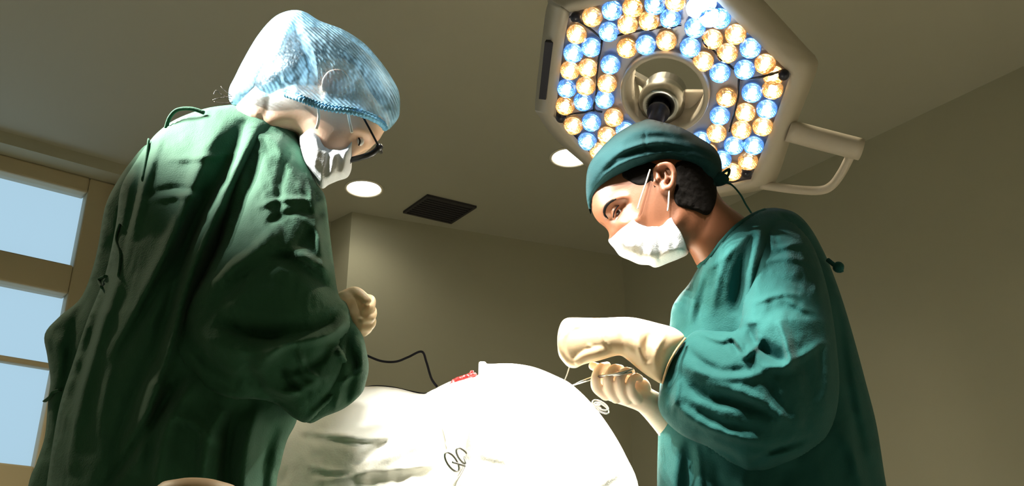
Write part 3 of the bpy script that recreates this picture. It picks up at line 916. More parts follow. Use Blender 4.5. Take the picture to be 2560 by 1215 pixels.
# body: head, neck, trunk, arms and legs in one skin
HL = Form([(640, 270), (650, 215), (680, 150), (730, 95), (800, 80), (870, 105), (930, 155), (968, 210), (982, 262), (974, 305), (962, 326), (948, 350), (935, 362), (925, 372), (910, 384), (896, 396), (878, 402), (872, 416), (856, 432), (834, 448), (808, 452), (782, 422), (766, 385), (752, 350), (735, 330), (700, 330), (650, 340), (610, 310)],
          1.27, 0.082, 0.082, step=5, power=0.42,
          folds=[([(770, 300), (800, 350), (830, 400)], 4, 25), ([(880, 340), (905, 352), (920, 362)], -9, 13), ([(880, 318), (920, 330), (950, 345)], 4, 10), ([(845, 380), (870, 385), (890, 392)], 5, 12)], bulge=[(850, 350, 35, 3)])
mb = MB(); HL.emit(mb)
chain(mb, [P(700, 290, 1.27), P(640, 360, 1.285), P(520, 600, 1.30)], [0.056, 0.055, 0.06])          # neck into trunk
chain(mb, [P(520, 560, 1.30), P(450, 900, 1.29), P(400, 1400, 1.28), P(380, 1900, 1.27)], [0.06, 0.065, 0.06, 0.05])
chain(mb, [P(640, 470, 1.27), P(600, 760, 1.19), P(740, 850, 1.185), P(825, 820, 1.185)], [0.03, 0.034, 0.030, 0.020])
legs(mb, rootL, -0.43, 1.27)
# ear: rim and lobe
ex_, ey_ = 836, 208; ye = HL.yat(836, 208)
chain(mb, [P(812, 232, ye - .002), P(812, 205, ye - 0.012), P(826, 184, ye - 0.016), P(850, 182, ye - 0.014), P(865, 200, ye - 0.01), P(860, 222, ye - 0.006), P(842, 236, ye - .004)], [0.005] * 7)
chain(mb, [P(820, 232, ye - 0.002), P(818, 246, ye - .004)], [0.007, 0.006])
chain(mb, [P(840, 200, ye - .004), P(836, 222, ye - .003)], [0.008, 0.006])
me = remesh(mb, 0.0028, 3)
body = link_mesh(me, 'body', M['skin_l'], rootL)
# hair beneath the cap: a smooth shell hugging the skull, with a bun at the back
hb = MB()
Form([(640, 262), (632, 215), (660, 150), (705, 95), (765, 68), (830, 78), (890, 110), (940, 155), (975, 205), (990, 262), (980, 300), (940, 285), (900, 262), (880, 225), (868, 178), (830, 170), (800, 190), (800, 240), (760, 240), (715, 225), (690, 250)], 1.27, 0.088, 0.088, step=7, power=0.42,
     folds=[([(900, 130 + 0 * k), (860 - 20 * k, 180 + 12 * k)], 2, 4) for k in range(4)]).emit(hb)
hb.add(*sphere_vf(P(668, 205, 1.27), 0.030, 20, 14, sc=(1, 1, 1.0)))
hair = hb.build('hair', M['hair_b'], rootL)
# stray hairs at the nape
for k, pts in enumerate(([(580, 240), (545, 246), (532, 250)], [(578, 248), (552, 235), (540, 226), (534, 236)], [(582, 255), (560, 258), (535, 254)], [(576, 238), (560, 225), (552, 216)])):
    mb = MB(); mb.add(*px_tube([(a, b, 1.2) for a, b in pts], 0.9, 5, 6)); mb.build('hair_strand', M['hair_b'], hair)
# cap
capf = []
for k in range(17):
    t_ = k / 16
    x0 = 745 + 25 * t_; y0 = 60 + 4 * k
    a1 = (770 + 8 * k, 90 + 2.2 * k); 
    ea = (780 + 12.5 * k, 262 + 3.6 * k); mid_ = (790 + 11.5 * k + 20 * t_, 150 + 5 * k)
    capf.append(([(750 + 3 * k, 62 + 1.5 * k), (778 + 8.6 * k, 110 + 3.4 * k), (795 + 11 * k, 175 + 4.6 * k), (796 + 11.4 * k, 235 + 4.8 * k)], 3.2, 3.2))
for k in range(9):
    capf.append(([(735 - 3 * k, 60), (700 - 8 * k, 120 + 2 * k), (660 - 7 * k, 190), (640 - 6 * k, 240)], 2.5, 5))
capf += [([(740, 40), (745, 100), (770, 170), (765, 235)], -12, 14), ([(720, 60), (700, 130), (712, 190), (705, 225)], 8, 16), ([(715, 215), (690, 240), (660, 248), (600, 246)], -10, 7), ([(760, 70), (745, 90), (752, 110)], 6, 8), ([(735, 85), (760, 95)], -6, 6)]
cap_edge = [(715, 236), (750, 248), (785, 262), (825, 273), (870, 279), (912, 289), (948, 306), (964, 322)]
CL = Form([(577, 258), (572, 225), (588, 190), (608, 150), (640, 95), (672, 55), (700, 34), (735, 25), (765, 31), (800, 52), (860, 75), (910, 108), (950, 152), (980, 195), (997, 230), (1000, 270), (994, 298), (966, 327), (948, 308), (910, 290), (870, 281), (825, 275), (785, 262), (745, 246), (710, 236), (690, 250), (655, 262), (610, 264)],
          1.27, 0.108, 0.105, Yf=lambda X, Y: -0.062 * np.exp(-(seg_dist(X, Y, cap_edge)[0] / 26.0) ** 2) * np.clip((950 - X) / 50.0, 0, 1) * np.clip((X - 700) / 40.0, 0, 1),
          step=4, folds=capf, rough=0.002, rs=18, power=0.42, bulge=[(838, 206, 30, 8)])
mb = MB(); CL.emit(mb); cap = mb.build('bouffant_cap', M['bouffant'], rootL); tag(cap, 'translucent blue bouffant cap')
# gathered elastic edge of the cap
edge = [(715, 236), (750, 248), (785, 262), (825, 273), (870, 279), (912, 289), (948, 306), (964, 322)]
pts = [(a, b, min(CL.yat(a, b - 6), HL.yat(a, b - 6) if 735 < a < 955 else 9) - 0.004) for a, b in edge]
mb = MB()
for dy, r in ((0, 6), (-9, 3.5)):
    sp = smooth_pts([P(a, b + dy, y) for a, b, y in pts], 16)
    rr = [r * mpp(270, 1.2) * (1 + 0.35 * math.sin(i * 1.9)) for i in range(len(sp))]
    mb.add(*tube_vf(sp, rr, 8))
mb.build('elastic_edge', M['bluecap_band'], cap)

# mask
mfold = [([(806, 330), (786, 410), (790, 500)], 3, 9), ([(834, 300), (814, 420), (800, 500)], -4, 3, 11), ([(858, 300), (846, 410), (830, 500)], -4, 3, 11), ([(846, 300), (830, 410), (812, 500)], 2.5, 6), ([(872, 300), (868, 410), (856, 500)], -2, 3, 8)]
ML = Form([(771, 309), (783, 316), (797, 326), (808, 340), (817, 360), (840, 366), (860, 362), (870, 346), (882, 326), (887, 330), (891, 345), (888, 366), (884, 392), (880, 404), (878, 425), (868, 444), (845, 452), (822, 462), (804, 471), (780, 440), (755, 405), (745, 345), (752, 332)],
          1.27, 0.094, 0.080, step=4, folds=mfold, rough=0.001, rs=15, npts=4, rim=22)
mb = MB(); ML.emit(mb); mk = mb.build('face_mask', M['mask'], rootL)
mb = MB(); mb.add(*tube_vf(smooth_pts([ML.on(a, b, 0.002) for a, b in ((800, 332), (810, 348), (820, 364), (840, 368), (858, 365), (870, 352))], 5), 0.0018, 6)); mb.build('binding', M['mask'], mk)
for pts in (((795, 268), (797, 290), (795, 308), (790, 322)), ((870, 280), (873, 300), (877, 316), (880, 332))):
    mb = MB(); mb.add(*tube_vf(smooth_pts([P(a, b, HL.yat(a, b) - 0.014) for a, b in pts], 5), 0.0021, 6)); mb.build('ear_loop', M['elastic'], mk)
# eye and brow
ye = HL.yat(895, 352)
mb = MB(); mb.add(*sphere_vf(P(897, 353, ye + 0.004), 0.0075, 14, 10)); mb.build('eye', M['eyewhite'], rootL)
mb = MB(); mb.add(*px_tube([(895, 342, ye - .002), (900, 352, ye - .004), (897, 364, ye - .002)], 1.8, 6)); mb.build('eyelashes', M['hair'], rootL)
# glasses
gt = thing  # glasses are worn: a child of the person
mb = MB(); y1 = HL.yat(900, 300) - 0.004
sp = smooth_pts([P(948, 368, 1.215), P(930, 384, 1.215), P(900, 394, 1.22), P(871, 401, 1.225)], 6)
mb.add(*tube_vf(sp, 0.0042, 10)); mb.add(*sphere_vf(sp[0], 0.0055, 12, 8)); mb.add(*sphere_vf(sp[-1], 0.0055, 12, 8))
sp2 = smooth_pts([P(948, 368, 1.215), P(952, 380, 1.27), P(950, 376, 1.32)], 5); mb.add(*tube_vf(sp2, 0.003, 8))
gf = mb.build('glasses', M['blackplastic'], rootL); tag(gf, 'black-rimmed glasses')
mb = MB(); mb.add(*tube_vf([P(948, 368, 1.213), P(926, 326, 1.195), P(903, 284, 1.185)], 0.0014, 8)); mb.build('temple', M['cable'], gf)
mb = MB(); pl = [P(948, 366, 1.216), P(938, 368, 1.222), P(915, 374, 1.228), P(893, 386, 1.228), P(873, 398, 1.227), P(900, 392, 1.222), P(930, 382, 1.217)]
mb.add(pl + [p + Vector((0, 0.001, 0)) for p in pl], [tuple(range(7)), tuple(range(13, 6, -1))] + [(i, (i + 1) % 7, 7 + (i + 1) % 7, 7 + i) for i in range(7)]); mb.build('spectacle_lens', M['clear'], gf, smooth=False)
# far gloved hand, a loose fist
mb = MB(); yh = 1.20
px_chain(mb, [(835, 800, yh, 34), (862, 768, yh + .002, 40), (884, 762, yh + .004, 41), (896, 785, yh + .004, 38), (902, 812, yh + .004, 26)])
px_chain(mb, [(870, 760, yh, 28), (890, 790, yh, 30), (900, 815, yh, 22)])
px_chain(mb, [(885, 745, yh + .012, 27), (905, 765, yh + .01, 26)])
for pts in ([(885, 738, yh + .02, 20), (912, 748, yh + .015, 15), (926, 752, yh + .01, 14), (924, 770, yh - .005, 12), (908, 782, yh - .01, 11)],
            [(895, 760, yh + .02, 18), (922, 772, yh + .02, 14), (931, 780, yh + .01, 12), (926, 795, yh - .004, 12), (908, 800, yh - .01, 11)],
            [(898, 785, yh + .02, 18), (922, 795, yh + .02, 14), (929, 806, yh + .01, 12), (920, 818, yh, 12), (905, 818, yh - .006, 10)],
            [(895, 800, yh + .02, 17), (915, 815, yh + .02, 13), (920, 822, yh + .01, 11), (910, 832, yh + .005, 10)],
            [(868, 742, yh + .005, 20), (888, 733, yh - .008, 17), (908, 742, yh - .015, 13), (918, 752, yh - .018, 11)]):
    px_chain(mb, pts)
me = remesh(mb, 0.0016, 3); link_mesh(me, 'glove', M['glove'], rootL)
shoes(rootL, -0.43, 1.27, 1)

# ------------------------------------------------------------------ right surgeon
rootR = thing('person', (0.40, 1.5, 0), 'person in teal gown, teal tied cap and white mask, stitching with a needle holder', 'person')
gy = 1.50
rt_folds = [
    ([(1905, 560), (1885, 650), (1870, 760), (1855, 840)], 16, 10, 18), ([(1885, 580), (1850, 680), (1835, 790)], -14, 14),
    ([(1840, 600), (1800, 680), (1780, 790)], 5, 9), ([(1760, 680), (1740, 740), (1725, 810)], 6, 7), ([(1775, 680), (1755, 740), (1740, 815)], -5, 6), ([(1720, 730), (1705, 780)], -5, 7),
    ([(1800, 650), (1770, 740)], -4, 6), ([(1745, 668), (1790, 640), (1850, 590), (1900, 545)], -3, 5, 5), ([(1752, 684), (1800, 652), (1860, 600), (1910, 555)], 4, 5),
    ([(1700, 1090), (1690, 1200), (1680, 1400)], 10, 14), ([(1725, 1100), (1715, 1250), (1710, 1400)], -12, 14), ([(1740, 1110), (1750, 1200), (1755, 1400)], 8, 10),
    ([(1780, 1140), (1800, 1230), (1810, 1400)], -8, 16), ([(1850, 1180), (1870, 1300)], 8, 18), ([(1960, 1160), (1950, 1260)], -10, 24),
    ([(2095, 700), (2115, 900), (2150, 1100), (2190, 1300)], -10, 16), ([(2075, 640), (2110, 800), (2135, 960), (2175, 1150)], 7, 12),
    ([(2090, 1060), (2130, 1130), (2160, 1230), (2190, 1400)], 12, 16, 26),
]
R1_ = Form([(1747, 668), (1775, 640), (1805, 600), (1840, 560), (1875, 536), (1905, 523), (1942, 520), (1988, 532), (2025, 568), (2060, 630), (2085, 690), (2110, 762), (2136, 850), (2163, 950), (2192, 1065), (2217, 1220), (2262, 1450), (2330, 2000), (2280, 2200), (1900, 2260), (1700, 2200), (1680, 1800), (1650, 1400), (1643, 1225), (1645, 1100), (1650, 960), (1665, 880), (1674, 815), (1680, 770), (1697, 740), (1722, 710)],
           gy, 0.15, 0.15, Yf=lambda X, Y: -0.07 * np.exp(-((X - 1810) ** 2 + (Y - 610) ** 2) / 120.0 ** 2), step=7, folds=rt_folds, rough=0.004, rs=60, power=0.52)
rs_folds = [
    ([(1920, 560), (1900, 640), (1885, 740), (1870, 830)], 8, 8, 20), ([(1930, 570), (1935, 620), (1990, 610), (2030, 620)], 5, 7), ([(1900, 660), (1960, 645), (2040, 660)], 5, 8), ([(1905, 690), (1960, 700), (2040, 720)], -4, 16),
    ([(1960, 740), (2000, 770), (2050, 780)], 6, 8), ([(1880, 760), (1950, 735), (2010, 740)], 7, 8), ([(1890, 800), (1960, 770), (2040, 790)], -8, 16),
    ([(1875, 810), (1885, 850), (1930, 890), (1965, 905)], -24, 14, 20), ([(1945, 800), (1965, 860), (1970, 910), (1900, 915)], 18, 8, 14), ([(1975, 905), (2020, 880), (2060, 850)], 8, 10),
    ([(1745, 828), (1800, 850), (1835, 845), (1860, 890), (1880, 860)], 14, 8, 14), ([(1820, 842), (1840, 868), (1862, 892)], -14, 8), ([(1860, 895), (1900, 855), (1890, 840)], 12, 8),
    ([(1715, 870), (1745, 900), (1800, 930), (1880, 925)], -12, 12), ([(1700, 910), (1760, 930), (1850, 940), (1930, 935)], 9, 14), 
    ([(1690, 920), (1740, 980), (1850, 1010), (1950, 1040)], -16, 16, 24), ([(1665, 960), (1720, 1040), (1830, 1090), (1950, 1110)], 12, 12, 20), ([(1700, 1000), (1800, 1060), (1900, 1080)], -7, 14),
    ([(1780, 960), (1870, 990), (1960, 1040), (2010, 1060)], 10, 16), ([(1900, 930), (1940, 1000), (1990, 1060)], -8, 14),
    ([(1740, 1100), (1830, 1140), (1860, 1180)], -10, 10), ([(1860, 1130), (1940, 1140), (2030, 1120)], 8, 12), ([(1870, 1160), (1950, 1120), (2040, 1090)], -8, 10),
    ([(2040, 700), (2065, 820), (2070, 940), (2060, 1040)], 7, 14), ([(2010, 900), (2030, 1000), (2010, 1080)], -6, 18),
    ([(1675, 905), (1662, 950), (1652, 1000)], 8, 6), ([(1690, 890), (1680, 950), (1670, 1010)], -7, 6), ([(1700, 940), (1690, 1000), (1680, 1040)], 6, 6),
]
R2_ = Form([(1915, 540), (1972, 545), (2030, 610), (2068, 720), (2090, 850), (2098, 980), (2075, 1080), (2025, 1130), (1950, 1172), (1880, 1188), (1830, 1165), (1770, 1120), (1705, 1088), (1662, 1050), (1645, 1012), (1652, 965), (1672, 910), (1706, 856), (1742, 826), (1800, 828), (1845, 820), (1858, 740), (1870, 650), (1887, 580)],
           gy - 0.10, 0.115, 0.12, Yf=lambda X, Y: 0.08 * (1 - np.clip((Y - 540) / 260.0, 0, 1)), step=5, folds=rs_folds, rough=0.003, rs=40, power=0.5)
gown = MB(); R1_.emit(gown); R2_.emit(gown)
gR = gown.build('gown', M['teal'], rootR); tag(gR, 'teal surgical gown with baggy sleeve')
mb = MB(); mb.add(*px_tube([(1747, 668, 1.445), (1775, 642, 1.425), (1806, 604, 1.415), (1842, 566, 1.425), (1880, 540, 1.45), (1912, 526, 1.475)], 6.5, 8, 5)); mb.build('neckband', M['teal'], gR)
mb = MB(); mb.add(*px_tube([(2070, 650, 1.46), (2085, 662, 1.45), (2098, 668, 1.45), (2104, 680, 1.45)], 6, 8, 5)); mb.add(*sphere_vf(P(2096, 668, 1.45), 0.009, 12, 8)); mb.build('gown_tie', M['teal'], gR)

# body
HR = Form([(1476, 500), (1478, 520), (1485, 540), (1497, 556), (1510, 566), (1520, 577), (1523, 590), (1521, 603), (1528, 612), (1545, 622), (1560, 640), (1590, 656), (1640, 660), (1690, 645), (1718, 625), (1742, 664), (1765, 692), (1800, 690), (1850, 620), (1876, 562), (1862, 544), (1832, 522), (1805, 497), (1790, 465), (1792, 420), (1770, 370), (1720, 335), (1650, 318), (1580, 325), (1525, 365), (1490, 420), (1476, 465)],
          1.47, 0.080, 0.080, step=5, power=0.42,
          folds=[([(1512, 548), (1530, 545), (1556, 520), (1570, 500)], -9, 13), ([(1508, 545), (1506, 522), (1522, 502), (1545, 494), (1575, 492)], 5, 9),
                 ([(1545, 552), (1570, 560), (1610, 545)], 7, 16), ([(1522, 575), (1535, 590)], 5, 8), ([(1640, 600), (1690, 560), (1710, 520)], 5, 16), ([(1730, 620), (1760, 560), (1785, 500)], -2.5, 16)],
          bulge=[(1570, 545, 28, 3)])
mb = MB(); HR.emit(mb)
chain(mb, [P(1765, 560, 1.475), P(1810, 640, 1.495), P(1900, 760, 1.52)], [0.042, 0.045, 0.05])
chain(mb, [P(1900, 760, 1.52), P(1900, 1000, 1.52), P(1930, 1400, 1.5), P(1940, 1900, 1.5)], [0.06, 0.07, 0.06, 0.05])
chain(mb, [P(1950, 700, 1.48), P(1980, 1000, 1.42), P(1800, 960, 1.41), P(1675, 895, 1.40), P(1600, 850, 1.37)], [0.04, 0.04, 0.030, 0.016, 0.018])
chain(mb, [P(1850, 740, 1.6), P(1830, 1040, 1.6), P(1730, 1100, 1.52), P(1640, 1020, 1.455)], [0.05, 0.04, 0.026, 0.016])
legs(mb, rootR, 0.42, 1.5)
# ear
ye = HR.yat(1665, 440)
chain(mb, [P(1640, 424, ye - .002), P(1650, 414, ye - .010), P(1672, 412, ye - .014), P(1684, 428, ye - .014), P(1684, 450, ye - .011), P(1676, 468, ye - .008), P(1664, 474, ye - .007), P(1657, 462, ye - .004)], [.0045, .0045, .0048, .0048, .0045, .0055, .0065, .005])
chain(mb, [P(1662, 430, ye - .004), P(1668, 445, ye - .006), P(1660, 456, ye - .003)], [.004, .0035, .004])
chain(mb, [P(1642, 432, ye - .001), P(1645, 448, ye - .004)], [.004, .005])
# eyelids and nose bridge
yl = HR.yat(1542, 530)
chain(mb, [P(1556, 508, yl + .001), P(1545, 516, yl - .004), P(1536, 528, yl - .003), P(1533, 542, yl + .003)], [.0026, .0034, .0034, .0024])
chain(mb, [P(1557, 512, yl + .001), P(1556, 530, yl - .001), P(1545, 545, yl + .001)], [.0024, .0032, .0026])
me = remesh(mb, 0.0024, 2)
link_mesh(me, 'body', M['skin_d'], rootR)
yl = HR.yat(1546, 530)
mb = MB(); ec = P(1547, 530, yl + 0.0065); mb.add(*sphere_vf(ec, 0.0105, 20, 14)); eye = mb.build('eye', M['eyewhite'], rootR)
lk = (P(1542, 532, yl - 0.01) - ec).normalized()
mb = MB(); mb.add(*sphere_vf(ec + lk * 0.0068, 0.0048, 16, 10)); mb.build('iris', M['iris'], eye)
mb = MB(); mb.add(*px_tube([(1556, 508, yl - .003), (1545, 515, yl - .007), (1536, 528, yl - .006), (1533, 544, yl)], 1.6, 6)); mb.build('eyelashes', M['hair'], rootR)
mb = MB()
for k, (a, b) in enumerate(((1538, 499), (1526, 505), (1516, 514), (1511, 526), (1512, 538), (1522, 547))):
    pass
bp_ = [(1540, 498), (1527, 504), (1516, 514), (1511, 526), (1512, 538), (1520, 546)]
mb.add(*tube_vf(smooth_pts([P(a, b, HR.yat(a, b) - 0.0) for a, b in bp_], 5), [0.0012, 0.002, 0.0024, 0.0024, 0.0018, 0.001], 8)); mb.build('eyebrow', M['hair'], rootR)
# hair showing at the nape and temple
mb = MB()
patch(mb, HR, [(1694, 405), (1688, 430), (1690, 460), (1684, 490), (1692, 512), (1712, 520), (1740, 528), (1768, 538), (1784, 520), (1792, 490), (1790, 455), (1787, 425), (1750, 400)], 0.004, rough=0.002)
patch(mb, HR, [(1572, 452), (1592, 462), (1612, 462), (1628, 452), (1638, 470), (1640, 440), (1646, 415), (1600, 400), (1560, 415), (1556, 440)], 0.0012, rough=0.0005)
mb.build('hair', M['hair'], rootR)
# cap
cf = [([(1474, 500), (1510, 440), (1580, 400), (1680, 385), (1760, 415)], 4, 5, 9), ([(1476, 480), (1515, 425), (1590, 385), (1690, 372)], -3, 5),
      ([(1500, 420), (1560, 375), (1640, 355), (1740, 370), (1795, 400)], 6, 7, 12), ([(1530, 400), (1600, 372), (1680, 362)], -4, 6),
      ([(1540, 360), (1600, 330), (1680, 335), (1770, 375)], 6, 9, 14), ([(1560, 365), (1640, 342), (1740, 352)], -5, 8), ([(1612, 325), (1612, 350), (1616, 395)], -2.5, 3.5), ([(1560, 335), (1640, 312), (1720, 335)], 4, 8),
      ([(1700, 400), (1750, 415), (1785, 430)], -6, 8), ([(1720, 380), (1770, 400), (1798, 420)], 5, 6)]
CR = Form([(1477, 536), (1467, 500), (1465, 460), (1470, 420), (1490, 385), (1530, 343), (1570, 316), (1600, 304), (1622, 298), (1655, 305), (1700, 318), (1745, 342), (1782, 366), (1800, 392), (1805, 420), (1800, 446), (1786, 458), (1760, 450), (1730, 430), (1700, 416), (1662, 411), (1620, 424), (1570, 442), (1520, 464), (1490, 488), (1480, 510)],
          1.47, 0.096, 0.092, step=4, folds=cf, rough=0.0015, rs=25, power=0.40)
mb = MB(); CR.emit(mb); capR = mb.build('surgical_cap', M['tealcap'], rootR); tag(capR, 'teal cotton cap tied at the nape')
mb = MB()
mb.add(*sphere_vf(P(1793, 448, 1.44), 0.014, 14, 10, sc=(1.4, 1, .8)))
mb.add(*px_tube([(1790, 446, 1.44), (1808, 432, 1.43), (1822, 424, 1.43), (1820, 438, 1.43), (1804, 448, 1.44)], 5, 8, 5, flat=.5))
mb.add(*px_tube([(1788, 452, 1.44), (1765, 450, 1.42), (1750, 462, 1.41), (1768, 464, 1.42), (1790, 458, 1.44)], 4.5, 8, 5, flat=.5))
mb.build('cap_knot', M['tealcap'], capR)
mb = MB(); mb.add(*px_tube([(1796, 454, 1.44), (1826, 460, 1.43), (1850, 485, 1.42), (1864, 510, 1.42), (1878, 532, 1.42)], 6.5, 8, 6, flat=.35)); mb.build('cap_tie', M['teal'], capR)
# mask
mf = [([(1604, 530), (1588, 600), (1570, 690)], 2, 8), ([(1624, 540), (1608, 610), (1598, 700)], -3.5, 3, 10), ([(1634, 540), (1625, 610), (1630, 710)], 4, 4, 10), ([(1652, 530), (1645, 600), (1654, 700)], -3.5, 3, 10), ([(1668, 530), (1672, 600), (1676, 700)], 2.5, 9),
      ([(1689, 500), (1712, 575), (1719, 660)], 1.5, 2.5), ([(1682, 505), (1705, 578), (1712, 660)], -1.5, 2.5), ([(1592, 505), (1555, 560), (1518, 610)], 1.5, 3), ([(1560, 560), (1550, 600), (1560, 660)], 2, 12), ([(1700, 600), (1690, 625), (1700, 660)], 2, 6), ([(1600, 640), (1580, 625), (1560, 630)], -2, 8)]
MR = Form([(1583, 512), (1590, 519), (1598, 532), (1607, 549), (1625, 554), (1646, 552), (1656, 540), (1668, 528), (1684, 517), (1691, 525), (1703, 553), (1715, 580), (1721, 610), (1720, 634), (1700, 646), (1672, 657), (1640, 669), (1622, 663), (1598, 661), (1572, 650), (1550, 640), (1536, 622), (1521, 602), (1532, 586), (1560, 548)],
          1.47, 0.094, 0.080, step=4, folds=mf, rough=0.0012, rs=14, npts=4, rim=26)
mb = MB(); MR.emit(mb); mkr = mb.build('face_mask', M['mask'], rootR)
mb = MB(); mb.add(*tube_vf(smooth_pts([MR.on(a, b, 0.0015) for a, b in ((1600, 538), (1608, 552), (1625, 557), (1645, 555), (1658, 543))], 5), 0.0018, 6)); mb.build('binding', M['mask'], mkr)
for pts in (((1625, 424), (1614, 460), (1602, 495), (1594, 522)), ((1673, 472), (1672, 495), (1671, 512), (1669, 527))):
    mb = MB(); mb.add(*tube_vf(smooth_pts([P(a, b, HR.yat(a, b) - 0.008) for a, b in pts], 5), 0.0014, 6)); mb.build('ear_loop', M['elastic'], mkr)

# upper gloved hand with its long cuff
mb = MB(); yh = 1.37
GF = Form([(1712, 846), (1690, 822), (1645, 808), (1576, 793), (1500, 795), (1440, 794), (1414, 796), (1400, 812), (1393, 845), (1396, 885), (1408, 905), (1422, 918), (1440, 920), (1460, 911), (1500, 901), (1545, 889), (1566, 898), (1605, 930), (1638, 952), (1655, 958), (1664, 925), (1684, 884)],
          yh, 0.042, 0.042, step=4, power=0.45, folds=[([(1625, 830), (1612, 870), (1618, 910)], -6, 7, 12), ([(1600, 820), (1596, 860), (1610, 905)], 5, 8), ([(1665, 830), (1640, 880), (1640, 930)], 5, 8), ([(1505, 820), (1512, 850), (1528, 880)], 2.5, 4), ([(1470, 860), (1480, 872)], 2, 4), ([(1560, 810), (1556, 850), (1565, 890)], -3, 10)])
GF.emit(mb)
for k in range(4):
    yy = yh - 0.022 + 0.019 * k; o_ = 3 * k
    px_chain(mb, [(1445, 826 + o_, yy, 24), (1414, 848 + o_ * .6, yy, 17), (1412, 876, yy, 15), (1424, 898, yy, 13), (1434 + 3 * k, 906, yy, 10)])
px_chain(mb, [(1520, 868, yh - .024, 20), (1490, 880, yh - .032, 17), (1462, 890, yh - .032, 14), (1446, 902, yh - .028, 12)])
me = remesh(mb, 0.0016, 3); g1 = link_mesh(me, 'glove', M['glove'], rootR); g1['label'] = 'cream latex glove pulled over the sleeve end'
mb = MB(); mb.add(*px_tube([(1713, 846, 1.355), (1690, 876, 1.332), (1670, 915, 1.335), (1656, 958, 1.36)], 3, 8, 6)); mb.build('rolled_rim', M['glove_rim'], g1)

# lower gloved hand, fingers closed over the needle holder
mb = MB(); yl2 = 1.40
px_chain(mb, [(1700, 1085, yl2 + .10, 46), (1655, 1035, yl2 + .06, 40), (1615, 1002, yl2 + .02, 33), (1575, 985, yl2 + .01, 33), (1535, 975, yl2 + .01, 30)])
px_chain(mb, [(1600, 970, yl2 + .01, 28), (1560, 962, yl2 + .012, 30), (1515, 962, yl2 + .014, 27)])
fing = [[(1515, 985, yl2, 17), (1492, 968, yl2 - .014, 14), (1490, 942, yl2 - .024, 12.5), (1500, 920, yl2 - .02, 11), (1518, 914, yl2 - .006, 10)],
        [(1540, 992, yl2, 17), (1522, 970, yl2 - .02, 14), (1521, 944, yl2 - .032, 12.5), (1534, 922, yl2 - .028, 11.5), (1552, 922, yl2 - .01, 10)],
        [(1566, 996, yl2, 17), (1552, 974, yl2 - .022, 13.5), (1550, 950, yl2 - .033, 12.5), (1562, 929, yl2 - .028, 11), (1578, 930, yl2 - .01, 10)],
        [(1592, 996, yl2, 16), (1580, 980, yl2 - .02, 12.5), (1577, 958, yl2 - .03, 11.5), (1588, 942, yl2 - .025, 10), (1600, 946, yl2 - .01, 9)],
        [(1550, 950, yl2 + .02, 18), (1520, 930, yl2 + .01, 14), (1498, 921, yl2 - .004, 12), (1482, 915, yl2 - .008, 11)]]
for f_ in fing: px_chain(mb, f_)
me = remesh(mb, 0.0015, 3); g2 = link_mesh(me, 'glove', M['glove_w'], rootR); g2['label'] = 'pale gloved hand closed around the needle holder'
shoes(rootR, 0.42, 1.5, -1)

# ------------------------------------------------------------------ needle holder, thread, clamps
def ring_pts(c, r1, r2, ax, ay, n=20): return [c + ax * (math.cos(2 * PI * i / n) * r1) + ay * (math.sin(2 * PI * i / n) * r2) for i in range(n)]


nh = thing('needle_holder', P(1500, 938, 1.39), 'thin steel needle holder held in the lower gloved hand of the teal surgeon', 'needle holder')
mb = MB(); mb.add(*tube_vf([P(1424, 966, 1.40), P(1450, 956, 1.39), P(1490, 942, 1.375)], [0.0009, 0.0022, 0.0028], 8)); mb.build('jaw', M['metal'], nh)
mb = MB(); mb.add(*tube_vf([P(1488, 943, 1.375), P(1545, 934, 1.355), P(1584, 922, 1.352)], [0.003, 0.0032, 0.002], 8, flat=.6)); mb.build('shank', M['metal'], nh)
mb = MB(); mb.add(*tube_vf([P(1488, 944, 1.375), P(1548, 937, 1.36), P(1580, 930, 1.353)], [0.003, 0.0028, 0.002], 8, flat=.6)); mb.build('shank', M['metal'], nh)
mb = MB(); mb.add(*tube_vf(smooth_pts([P(1424, 916, 1.385), P(1418, 935, 1.39), P(1411, 953, 1.395)], 5), 0.0009, 6))
tag(mb.build('suture_thread', M['thread']), 'short pale suture thread running from the upper gloved fingertips down to the drape', 'thread')


def clamp(tips, pivot, rings_, Yr, label, r=0.0017, rr=(15, 9)):
    t = thing('towel_clamp', P(*pivot, Yr), label, 'surgical clamp')
    for k in range(2):
        mb = MB(); mb.add(*tube_vf(smooth_pts([P(*tips[k], Yr + .01), P(*pivot, Yr), P(*rings_[k][:2], Yr - .004 + .008 * k)], 5), r, 8)); arm = mb.build('shank', M['metal'], t)
        c = P(*rings_[k][:2], Yr - .004 + .008 * k); a = math.radians(rings_[k][2])
        m1 = mpp(rings_[k][1], Yr); axx = Vector((math.cos(a), 0.2, -math.sin(a))).normalized(); ayy = Vector((math.sin(a), 0.2, math.cos(a))).normalized()
        mb = MB(); mb.add(*tube_vf(ring_pts(c, rr[0] * m1, rr[1] * m1, axx, ayy), r, 8, closed=True)); mb.build('finger_ring', M['metal'], t)
    return t


